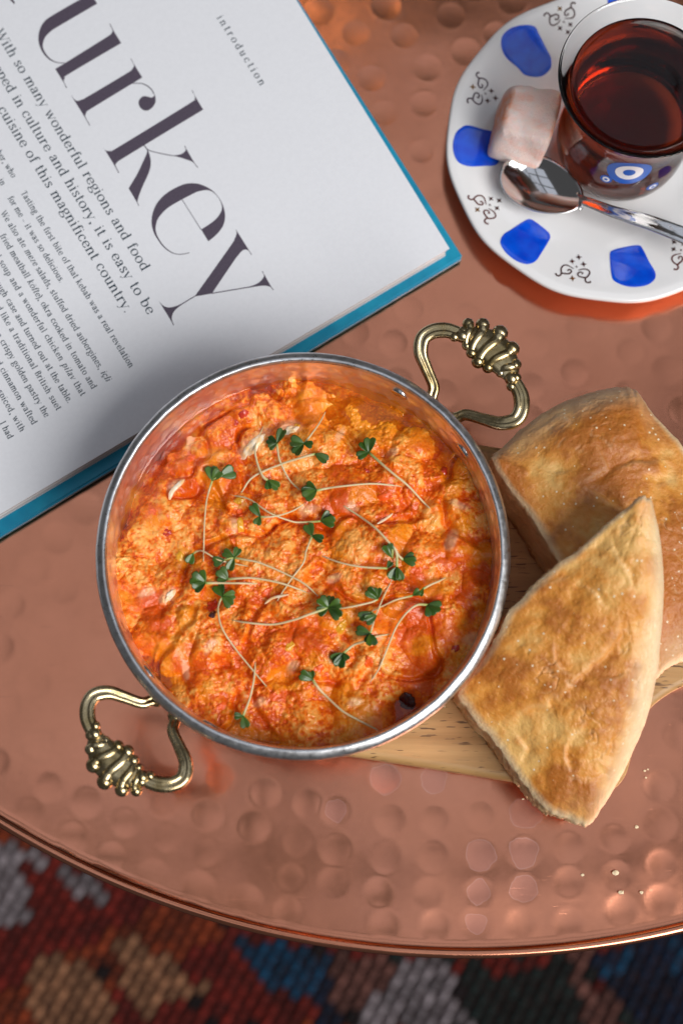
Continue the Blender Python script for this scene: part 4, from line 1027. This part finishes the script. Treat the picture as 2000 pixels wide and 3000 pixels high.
    gold = np.array([.70, .275, .040]); brown = np.array([.44, .130, .014]); honey = np.array([.80, .46, .14]); pale = np.array([.88, .70, .44])
    b = sstep(-.05, .34, tone)[..., None]; y = sstep(.05, -.42, tone)[..., None]
    C = gold * (1 - b) + brown * b; C = C * (1 - y) + honey * y
    pe = (R * sstep(0.011, 0.002, edge_d) * 0.95 + (1 - R) * sstep(0.0026, 0.0, edge_d) * 0.85)[..., None]
    pe = np.clip(pe + (0.16 * FL * fade + 0.20 * thin * fade)[..., None], 0, 1)
    C = C * (1 - pe) + pale * pe
    # side: cut crumb
    ns = 22; SX, SY, SZ, SC_ = [], [], [], []
    ztop_e = Z[-1]; zb = plane(ext[:, 0], ext[:, 1]) - thick
    crumb = np.array([.76, .52, .27])
    for k in range(1, ns + 1):
        f = k / ns
        pore = (fbm(ang * 0.30 + 50, np.full(n, f * 9.0), 70 + seed, 3) - .5) * 0.0018 + (fbm(ang * 0.9, np.full(n, f * 22.0), 71 + seed, 2) - .5) * 0.0010
        bul = P[:, 3] * (-0.0045) * f ** 2 - (1 - P[:, 3]) * 0.0006 * f
        xx = ext + d / dl * (bul + pore * (1 - .7 * P[:, 3]))[:, None]
        SX.append(xx[:, 0]); SY.append(xx[:, 1]); SZ.append(ztop_e + (zb - ztop_e) * f)
        c = crumb * (0.86 + 0.3 * fbm(ang * 0.5, np.full(n, f * 8.0), 72 + seed, 3))[:, None]
        crust_b = sstep(.86, 1.0, np.full(n, f))[:, None]
        c = c * (1 - P[:, 3:4]) + (pale * (1 - .25 * f)) * P[:, 3:4]
        SC_.append(c * (1 - crust_b) + np.array([.42, .20, .07]) * crust_b)
    X = np.concatenate([X, np.array(SX)]); Y = np.concatenate([Y, np.array(SY)]); Z = np.concatenate([Z, np.array(SZ)]); C = np.concatenate([C, np.array(SC_)])
    V = np.stack([X, Y, Z], -1).reshape(-1, 3); F = grid_faces(nt + ns, n, True).tolist()
    F.append(list(range((nt + ns - 1) * n, (nt + ns) * n)))
    F.append(list(range(n))[::-1])
    o = mesh_obj(name, V, F, M_CRUST, None, attrs={"Col": C.reshape(-1, 3)})
    bm = bmesh.new(); bm.from_mesh(o.data); bmesh.ops.recalc_face_normals(bm, faces=bm.faces); bm.to_mesh(o.data); bm.free()
    return tag(o, label, "bread", "pieces of flat bread")

def za(u, v): return 0.0425 + 0.000004 * (u - 1700)
A_OUT = [(1440, 1346, 0), (1470, 1305, .3), (1600, 1196, .55), (1720, 1150, .6), (1815, 1130, .5), (1858, 1140, .4), (1905, 1195, .15), (2000, 1312, 0), (2110, 1470, 0), (2180, 1640, 0), (2170, 1790, .1), (2090, 1880, .3), (2000, 1935, .4), (1950, 1965, .3), (1915, 1985, .2), (1850, 1930, .1), (1740, 1800, 0), (1640, 1650, 0), (1560, 1520, 0), (1490, 1425, 0)]
build_bread("bread_piece", A_OUT, za, 0.0290, "thick golden brown bread piece lying on the board, dark cut side to the pan", 3, 1.0, 0.16, [([(770, 350), (800, 420), (830, 490), (760, 545), (690, 570)], .0014, .0011), ([(850, 480), (930, 450), (1010, 440), (1130, 415)], .0014, .0010), ([(520, 480), (580, 498), (650, 490)], .0008, .0006), ([(600, 180), (640, 220), (660, 270)], .0016, .0010), ([(690, 570), (780, 610), (840, 655), (920, 690)], .0013, .0009), ([(340, 300), (430, 270), (560, 200), (660, 160)], .0008, .0006), ([(1050, 560), (1120, 540), (1190, 500)], .0012, .0007)])

def plane3(p1, p2, p3):
    M = np.array([[*p1[:2], 1], [*p2[:2], 1], [*p3[:2], 1]], dtype=float); k = np.linalg.solve(M, np.array([p1[2], p2[2], p3[2]]))
    return lambda u, v: k[0] * u + k[1] * v + k[2]
zb_ = plane3((1350, 2030, 0.0375), (1720, 2420, 0.0330), (1895, 1450, 0.0690))
B_OUT = [(1878, 1452, 0), (1800, 1515, 0), (1720, 1585, 0), (1640, 1648, 0), (1560, 1715, 0), (1500, 1780, 0), (1450, 1868, 0), (1400, 1945, 0), (1345, 2020, 0), (1368, 2075, 0), (1430, 2150, 0), (1490, 2235, 0), (1550, 2320, 0), (1600, 2374, 0), (1660, 2398, .1), (1722, 2418, .2), (1760, 2375, .55), (1800, 2310, .75), (1855, 2205, .9), (1900, 2085, 1), (1930, 1930, 1), (1942, 1780, 1), (1940, 1660, 1), (1930, 1560, .9), (1912, 1470, .5), (1898, 1452, .2)]
build_bread("bread_piece", B_OUT, zb_, 0.0215, "wedge of golden flat bread leaning on the thicker piece, tip over the table", 17, 1.1, 0.02, [([(855, 800), (880, 900), (930, 990), (950, 1060), (945, 1110)], .0011, .0008), ([(890, 1230), (905, 1310), (870, 1390), (820, 1440), (740, 1510), (640, 1600), (565, 1690)], .0016, .0017), ([(600, 1700), (545, 1665), (530, 1700), (430, 1720), (330, 1790)], .0017, .0014), ([(560, 1370), (570, 1450), (620, 1500), (700, 1520)], .0011, .0009), ([(930, 1480), (965, 1560), (935, 1650)], .0013, .0012), ([(640, 1870), (630, 1950), (660, 2020)], .0014, .0012), ([(370, 1830), (420, 1900), (385, 1990)], .0014, .0012), ([(690, 1050), (770, 1120), (820, 1190)], .0011, .0008), ([(800, 1540), (870, 1530), (930, 1490)], .0010, .0007), ([(430, 1100), (520, 1050), (640, 1010)], .0010, .0006), ([(860, 1820), (850, 1900), (820, 1960)], .0010, .0008), ([(720, 1760), (700, 1830), (640, 1880)], .0013, .0009)])

# crumbs on the table
M_CRUMB = mat("crumb", (0.84, 0.70, 0.46), 0.9)
CRUMBS = [(1862, 2422, 7, 0), (1705, 2563, 6, 0), (1800, 2556, 11, 0), (1818, 2614, 9, 0), (1877, 2614, 7, 0), (1886, 2258, 5, 0), (1896, 2254, 4, 0), (1890, 2278, 4, 0), (1530, 2341, 4, 0), (1300, 2070, 5, ZB)]
def build_crumbs():
    for k, (u, v, s, z) in enumerate(CRUMBS):
        p = at(u, v, z); V, F = ball((0, 0, 0), 1, 6, 8); V = np.array(V)
        V = V * (1 + .9 * (fbm(V[:, 0] * 2 + k * 3, V[:, 1] * 2 + V[:, 2], 80, 2) - .5))[:, None] * (s * .85 / 9600.0) * np.array([1, .75, .45])
        V[:, 2] -= V[:, 2].min()
        o = mesh_obj("bread_crumb", V + p, F, M_CRUMB, None, smooth=False)
        lab = {2: "biggest pale bread crumb on the copper at the lower right", 0: "bread crumb on the copper right of the bread tip, highest of the larger ones", 3: "second biggest bread crumb just below the biggest", 4: "bread crumb on the copper right of the second biggest one", 1: "bread crumb on the copper left of the biggest crumb"}.get(k)
        if lab is None: lab = "tiny bread crumb lying on the wooden board by the pan rim" if z else ("tiny bread crumb on the copper left of the bread tip" if k == 8 else {5: "tiny bread crumb, left one of the trio right of the bread", 6: "tiny bread crumb, topmost of the trio right of the bread"}.get(k, "tiny bread crumb, lowest of the trio right of the bread"))
        tag(o, lab, "crumb", "tiny crumbs around the bread" if k > 4 else "larger crumbs on the copper")
build_crumbs()

# ------------------------------------------------------------------ saucer
SCN = at(1800, 415, 0.010)[:2]
SR = 492.0 / (FPX / ((CAM - np.array([*SCN, 0.011])) @ -A_F))
def saucer_r(th): return 1.0 + 0.0055 * np.cos(12 * (th - 0.13)) * 1.0
def saucer_prof(q):
    """upper surface height at relative radius q"""
    q = np.asarray(q, dtype=float)
    return np.interp(q, [0, .30, .40, .46, .52, .60, .75, .88, .95, .985, 1.0], [.0050, .0050, .0049, .0051, .0056, .0064, .0078, .0090, .0097, .0098, .0093])
def saucer_z(x, y):
    dx, dy = x - SCN[0], y - SCN[1]; th = math.atan2(dy, dx)
    return float(saucer_prof(math.hypot(dx, dy) / (SR * saucer_r(th))))
def build_saucer():
    root = thing("saucer", (*SCN, 0.0), "white porcelain saucer with blue patches and scroll ornaments under the tea glass", "saucer")
    m = mat("porcelain", (0.80, 0.79, 0.785), 0.12, Coat_Weight=0.4, Coat_Roughness=0.04)
    na = 288; th = np.linspace(0, 2 * math.pi, na, endpoint=False)
    qs = np.concatenate([np.linspace(0.01, .9, 46), np.linspace(.91, 1.0, 14)])
    def smoothprof(q):
        k = np.linspace(-.03, .03, 9); return np.mean([saucer_prof(np.clip(q + a * min(1, (1 - q) / .03 + .15), 0, 1)) for a in k])
    rows = [(q, smoothprof(q)) for q in qs] + [(1.004, .0086), (1.002, .0079), (.985, .0073), (.9, .0062), (.7, .0042), (.55, .0026), (.5, .0006), (.46, .0004), (.44, .002), (.01, .002)]
    V = []
    for q, z in rows:
        f = 1 + (saucer_r(th) - 1) * min(1, (q / .8) ** 3)
        V.append(np.stack([SCN[0] + q * SR * f * np.cos(th), SCN[1] + q * SR * f * np.sin(th), np.full(na, z)], 1))
    mesh_obj("dish", np.concatenate(V), grid_faces(len(rows), na, True), m, root)
    # printed blue patches
    mb_ = mat("cobalt_print", (0.004, 0.055, 0.60), 0.10, Coat_Weight=0.8, Coat_Roughness=0.03); t = NT(mb_)
    t.base(t.mix(t.maprange(t.noise(240, 2), .35, .65), (0.0003, 0.055, 0.60), (0.0006, 0.090, 0.72)))
    z2, z3 = 4.126, 2.178
    patches = [([(780, 503), (860, 540), (1000, 650), (1035, 715), (1010, 780), (930, 910), (860, 1010), (760, 1048), (640, 1015), (520, 930), (450, 840), (432, 770), (470, 690), (560, 630), (690, 545)], (1360, 520), z2),
               ([(195, 800), (290, 825), (360, 845), (400, 900), (430, 950), (400, 1020), (370, 1055), (300, 1060), (200, 1062), (130, 1030), (100, 950), (110, 870), (140, 825)], (1280, 0), z3),
               ([(550, 160), (620, 170), (650, 220), (690, 300), (725, 370), (725, 430), (690, 475), (640, 492), (560, 480), (510, 430), (440, 370), (408, 300), (415, 230), (470, 180)], (1280, 0), z3),
               ([(1280, 1565), (1310, 1590), (1350, 1670), (1390, 1740), (1380, 1790), (1320, 1825), (1220, 1830), (1130, 1795), (1108, 1740), (1100, 1630), (1115, 1600), (1180, 1580)], (1280, 0), z3),
               ([(1400, -40), (1400, 10), (1370, 36), (1250, 44), (1130, 46), (1095, 36), (1085, 0), (1090, -60), (1130, -110), (1250, -130), (1360, -100)], (1280, 0), z3)]
    def sz(x, y): return float(smoothprof(math.hypot(x - SCN[0], y - SCN[1]) / (SR * (1 + (saucer_r(math.atan2(y - SCN[1], x - SCN[0])) - 1)))))
    outs = [[at_surf(o[0] + x / s, o[1] + y / s, saucer_z) for x, y in pp] for pp, o, s in patches]
    # the three patches hidden by glass or frame, turned copies of the fourth
    for a in (45, 90, 135):
        ca, sa = math.cos(math.radians(a)), math.sin(math.radians(a))
        outs.append([np.array([SCN[0] + ca * (p[0] - SCN[0]) - sa * (p[1] - SCN[1]), SCN[1] + sa * (p[0] - SCN[0]) + ca * (p[1] - SCN[1]), 0]) for p in outs[3]])
    for O in outs[:7]:
        O = smooth_path([p[:2] for p in O], 5, True); c = O.mean(0); n = len(O); V = []
        for f in np.linspace(0.02, 1, 12):
            for p in O:
                q = c + (p - c) * f; V.append((q[0], q[1], sz(*q) + 0.00022 * (1 if f < .97 else .55)))
        F = grid_faces(12, n, True).tolist(); F.append(list(range(n))[::-1])
        o = mesh_obj("blue_patch", V, F, mb_, root)
        bm = bmesh.new(); bm.from_mesh(o.data); bmesh.ops.recalc_face_normals(bm, faces=bm.faces)
        if sum(f.normal.z for f in bm.faces) < 0: bmesh.ops.reverse_faces(bm, faces=bm.faces)
        bm.to_mesh(o.data); bm.free()
    # scroll ornaments
    md = mat("lustre_print", (0.085, 0.028, 0.022), 0.22, 0.4); mg = mat("gold_print", (0.35, 0.18, 0.06), 0.25, 0.7)
    curlL = [[(1100, 1160), (1113, 1183), (1142, 1190), (1170, 1165), (1166, 1110), (1190, 1070), (1240, 1062), (1320, 1105)], [(1172, 1158), (1205, 1162), (1255, 1166), (1290, 1142), (1280, 1118), (1252, 1118), (1246, 1134)]]
    curlR = [[(1526, 1258), (1505, 1272), (1470, 1265), (1458, 1225), (1490, 1195), (1512, 1155), (1495, 1122), (1440, 1108), (1375, 1122)], [(1465, 1215), (1425, 1208), (1380, 1195), (1368, 1165), (1395, 1145), (1428, 1155), (1415, 1172)]]
    stars = [(1380, 965, 42, 0), (1300, 1015, 40, 0), (1438, 1050, 42, 0), (1304, 1222, 44, 1), (1352, 1080, 20, 0)]
    ctr = at_surf(1360 + 1330 / z2, 520 + 1110 / z2, saucer_z)
    inw0 = math.atan2(*(SCN - ctr[:2])[::-1])
    def loc(x, y):
        p = at_surf(1360 + x / z2, 520 + y / z2, saucer_z)[:2] - ctr[:2]; ca, sa = math.cos(-inw0), math.sin(-inw0)
        return np.array([ca * p[0] - sa * p[1], sa * p[0] + ca * p[1]])
    L = [smooth_path([loc(*q) for q in pth], 4) for pth in curlL + curlR]; S = [(loc(x, y), r / z2 / 9300.0, g) for x, y, r, g in stars]
    mv = [md, mat("lustre_print_red", (0.16, 0.030, 0.022), 0.22, 0.4), mat("lustre_print_plum", (0.06, 0.022, 0.035), 0.22, 0.4)]
    for kk, (u, v, fl) in enumerate(((1682, 789, 0), (1424, 602, 0), (1413, 268, 0), (1650, 55, 0), (1996, 742, 0))):
        c = at_surf(u, v, saucer_z)[:2]; a = math.atan2(*(SCN - c)[::-1]); ca, sa = math.cos(a), math.sin(a)
        W = lambda p: np.array([c[0] + ca * p[0] - sa * p[1], c[1] + sa * p[0] + ca * p[1]])
        up = lambda q: (q[0], q[1], sz(q[0], q[1]) + 0.00012)
        mb = MB()
        for P in L:
            w = np.interp(np.linspace(0, 1, len(P)), [0, .06, .5, .85, 1], [1.5, 1.1, 1.0, .95, .5]) * 0.00024
            T = np.gradient(P, axis=0); T /= np.linalg.norm(T, axis=1)[:, None]; N = np.stack([-T[:, 1], T[:, 0]], 1); n = len(P)
            mb.add([up(W(p)) for p in P + N * w[:, None]] + [up(W(p)) for p in P - N * w[:, None]], [(n + i, n + i + 1, i + 1, i) for i in range(n - 1)])
        mb.obj("scroll_mark", mv[kk % 3], root)
        for (p, r, g) in S:
            pts = [p + r * (1.0 if k % 2 == 0 else .38) * np.array([math.cos(k * math.pi / 4 + .4), math.sin(k * math.pi / 4 + .4)]) for k in range(8)]
            mesh_obj("star_mark", [(*W(p), up(W(p))[2] + .00002)] + [(*W(q), up(W(q))[2] + .00002) for q in pts], [(0, k + 1, (k + 1) % 8 + 1) for k in range(8)], mg if g else md, root, smooth=False)
build_saucer()

# ------------------------------------------------------------------ tea glass
GZ0 = 0.0054
GCN = at(1892, 224, 0.0535)[:2]
OUT = [(.0000, .0054), (.0105, .0054), (.0130, .0056), (.0154, .0066), (.0182, .0092), (.0197, .0128), (.0202, .0170), (.0200, .0215), (.0191, .0260), (.0187, .0305), (.0189, .0350), (.0199, .0400), (.0218, .0450), (.0243, .0490), (.0252, .0500)]
INN = [(.0249, .0502), (.0239, .0494), (.0207, .0452), (.0187, .0402), (.0177, .0350), (.0175, .0305), (.0179, .0260), (.0184, .0215), (.0187, .0175), (.0180, .0140), (.0162, .0108), (.0130, .0090), (.0070, .0086), (.0000, .0085)]
_st = lambda P: [(r, .0054 + (z - .0054) * 1.078) for r, z in P]
OUT = _st(OUT); INN = _st(INN)
TEAZ = 0.0488
def build_tea():
    root = thing("tea_glass", (*GCN, GZ0), "waisted glass of dark tea with blue eye decals standing on the saucer", "glass")
    mg = mat("clear_glass", (1, 1, 1), 0.0, 0.0, Transmission_Weight=1.0, IOR=1.48)
    o_ = smooth_path(OUT, 6); i_ = smooth_path(INN, 6); o_[:, 0] = np.maximum(o_[:, 0], 0.0002); i_[:, 0] = np.maximum(i_[:, 0], 0.0002)
    prof = np.concatenate([o_, i_]); V, F = lathe(prof, 128, GCN); mesh_obj("glass_body", V, F, mg, root)
    # tea: reaches just into the glass wall so no air film shows
    mt = bpy.data.materials.new("tea_liquid"); mt.use_nodes = True; t = NT(mt); b = t.b
    b.inputs["Base Color"].default_value = (1, 1, 1, 1); b.inputs["Roughness"].default_value = 0.0; b.inputs["Transmission Weight"].default_value = 1.0; b.inputs["IOR"].default_value = 1.34
    va = t.n("ShaderNodeVolumeAbsorption"); va.inputs["Color"].default_value = (0.81, 0.52, 0.25, 1); va.inputs["Density"].default_value = 185.0; t.l(va.outputs[0], t.out.inputs["Volume"])
    ti = i_[::-1]; ti = ti[ti[:, 1] < TEAZ]; ti = ti + np.array([0.00012, -0.00012]); ti[0, 0] = 0.0002
    rt = np.interp(TEAZ, i_[::-1][:, 1], i_[::-1][:, 0])
    pr = list(map(tuple, ti)) + [(rt + .00012, TEAZ + .0003), (rt - .0006, TEAZ + .0001), (rt - .002, TEAZ), (.01, TEAZ), (.0002, TEAZ)]
    V, F = lathe(pr, 128, GCN)
    tea = mesh_obj("tea", V, F, mt, None); tag(tea, "dark reddish brown tea inside the waisted glass", "tea")
    # eye decals on the belly
    zs, rs = o_[:, 1], o_[:, 0]
    mwh = mat("decal_white", (.80, .80, .82), .3); mbl = mat("decal_blue", (.01, .10, .48), .3)
    def on_glass(u, v):
        d = A_F + A_R * ((u - 1000.0) / FPX) + A_U * ((1500.0 - v) / FPX)
        for k in range(4000):
            z = .034 - k * .000007; p = CAM + d * ((z - CAM[2]) / d[2]); r = np.hypot(*(p[:2] - GCN))
            if r <= np.interp(z, zs[8:], rs[8:]): break
        return math.atan2(p[1] - GCN[1], p[0] - GCN[0]), z
    def disc(c, ra, rz, lift, m, parent, name, half=False):
        a0, z0 = c; n = 28; V = []
        for f in np.linspace(0.0, 1, 6):
            for k in range(n):
                q = 2 * math.pi * k / n; z = z0 + rz * f * math.sin(q); r = float(np.interp(z, zs[8:], rs[8:])) + lift; a = a0 + ra * f * math.cos(q)
                V.append((GCN[0] + r * math.cos(a), GCN[1] + r * math.sin(a), z))
        return mesh_obj(name, V, grid_faces(6, n, True).tolist(), m, parent)
    for (u, v, w) in ((1842, 504, 1.0), (1774, 524, .26), (1910, 546, .28)):
        c = on_glass(u, v); ra = .36 * w; rz = .0062 * w
        e = disc(c, ra, rz, .00005, mbl, root, "eye_decal"); disc(c, ra * .62, rz * .64, .00012, mwh, e, "white_ring"); disc(c, ra * .27, rz * .28, .00019, mbl, e, "pupil")
build_tea()

# ------------------------------------------------------------------ teaspoon
def build_spoon():
    m = mat("spoon_steel", (0.66, 0.65, 0.65), 0.09, 1.0)
    c = at(1583, 543, 0.0135); h1 = at(1712, 594, 0.0140); h2 = at(2060, 712, 0.0190)
    root = thing("teaspoon", c, "small steel teaspoon resting on the saucer below the pink sweet", "spoon")
    ax = line_prof(np.array([*at(1466, 478, .0135)[:2], 0]), np.array([*at(1708, 592, .0135)[:2], 0])); sd = np.array([-ax[1], ax[0], 0])
    La, Wa = 0.0137, 0.0091
    nu, nv = 14, 48; V = []
    zr = 0.0142
    def rim(k):
        q = 2 * math.pi * k / nv; x = math.cos(q); y = math.sin(q)
        return x * La * (1.0 + .02 * x), y * Wa * (1 - .12 * x)
    for lay in (0, 1):
        for i in range(nu):
            f = i / (nu - 1)
            for k in range(nv):
                x, y = rim(k); z = zr - 0.0042 * (1 - f ** 2.2) - lay * .0006
                p = c + ax * (x * f) + sd * (y * f); V.append((p[0], p[1], z + 0.0006 * (x * f / La)))
    n = nu * nv; F = grid_faces(nu, nv, True).tolist() + [f[::-1] for f in grid_faces(nu, nv, True, n).tolist()]
    for k in range(nv): F.append([(nu - 1) * nv + k, (nu - 1) * nv + (k + 1) % nv, n + (nu - 1) * nv + (k + 1) % nv, n + (nu - 1) * nv + k])
    mesh_obj("bowl", V, F, m, root)
    s = c + ax * (La * .93); s[2] = zr + .0003
    path = smooth_path([s, np.array([*h1[:2], .0150]) , np.array([*at(1800, 622, .0168)[:2], .0168]), np.array([*at(1920, 658, .0178)[:2], .0178]), np.array([*h2[:2], .0186])], 10)
    wd = np.interp(np.linspace(0, 1, len(path)), [0, .1, .25, .5, 1], [.0034, .0021, .0016, .0020, .0030])
    def sec(th): # fluted handle: raised edges and a shallow channel
        cs = np.cos(th); return cs, np.where(np.sin(th) > 0, 0.30 * np.sin(th) * (0.45 + 0.85 * cs ** 2), 0.35 * np.sin(th))
    V, F = tube(path, wd, 24, section=sec); mesh_obj("handle", V, F, m, root)
build_spoon()

# ------------------------------------------------------------------ lokum cube
def build_lokum():
    m = mat("sugared_jelly", rough=0.75, Subsurface_Weight=0.35, Subsurface_Scale=0.002); t = NT(m); t.b.inputs["Subsurface Radius"].default_value = (1, .45, .3)
    base = t.attr("Col").outputs["Color"]
    n = t.noise(420, 5, 0.7)
    t.base(t.mix(t.math('MULTIPLY', t.maprange(n, .45, .68), .55), base, (0.84, 0.78, 0.75))); t.normal(t.bump(t.noise(1100, 4, .7), .8, .0007))
    zt = 0.0275; c = at(1546, 322, zt)
    bm = bmesh.new(); bmesh.ops.create_cube(bm, size=1.0); bmesh.ops.subdivide_edges(bm, edges=bm.edges[:], cuts=17, use_grid_fill=True)
    sx, sy, h = 0.0166, 0.0190, 0.0195; rot = math.radians(-14); V = []
    for v in bm.verts:
        p = np.array(v.co) * 2; L = np.abs(p) ** 9; q = p / (L.sum() ** (1 / 9.0)) 
        w = 1 + .22 * (fbm(np.array([q[0] * 1.3 + q[2]]), np.array([q[1] * 1.3 - q[2] * .7]), 90, 3)[0] - .5)
        q = q * w; lean = 0.0012 * q[2]
        x, y, z = q[0] * sx / 2 * (1 - .06 * q[2]) + lean, q[1] * sy / 2 * (1 - .05 * q[2]), q[2] * h / 2
        V.append((c[0] + x * math.cos(rot) - y * math.sin(rot), c[1] + x * math.sin(rot) + y * math.cos(rot), zt - h / 2 + z))
    q = np.array([v.co for v in bm.verts]) * 2
    side = sstep(.75, 1.0, -q[:, 0]) * sstep(.95, .4, np.abs(q[:, 1])) + sstep(.8, 1.0, q[:, 0]) * sstep(1.0, .5, np.abs(q[:, 1])) * .9
    nn = fbm(q[:, 1] * 2.2 + q[:, 2], q[:, 2] * 1.5 + q[:, 0], 91, 3)
    side = np.clip(side * (0.75 + 1.0 * (nn - .4)) + 0.35 * sstep(.52, .72, nn) + .10, 0, 1)[:, None]
    C = np.array([.95, .76, .71]) * (1 - side) + np.array([.92, .36, .20]) * side
    F = [[v.index for v in f.verts] for f in bm.faces]; bm.free()
    o = mesh_obj("turkish_delight", V, F, m, None, attrs={"Col": C}); tag(o, "pink sugar-dusted jelly cube on the saucer beside the glass", "sweet")
build_lokum()
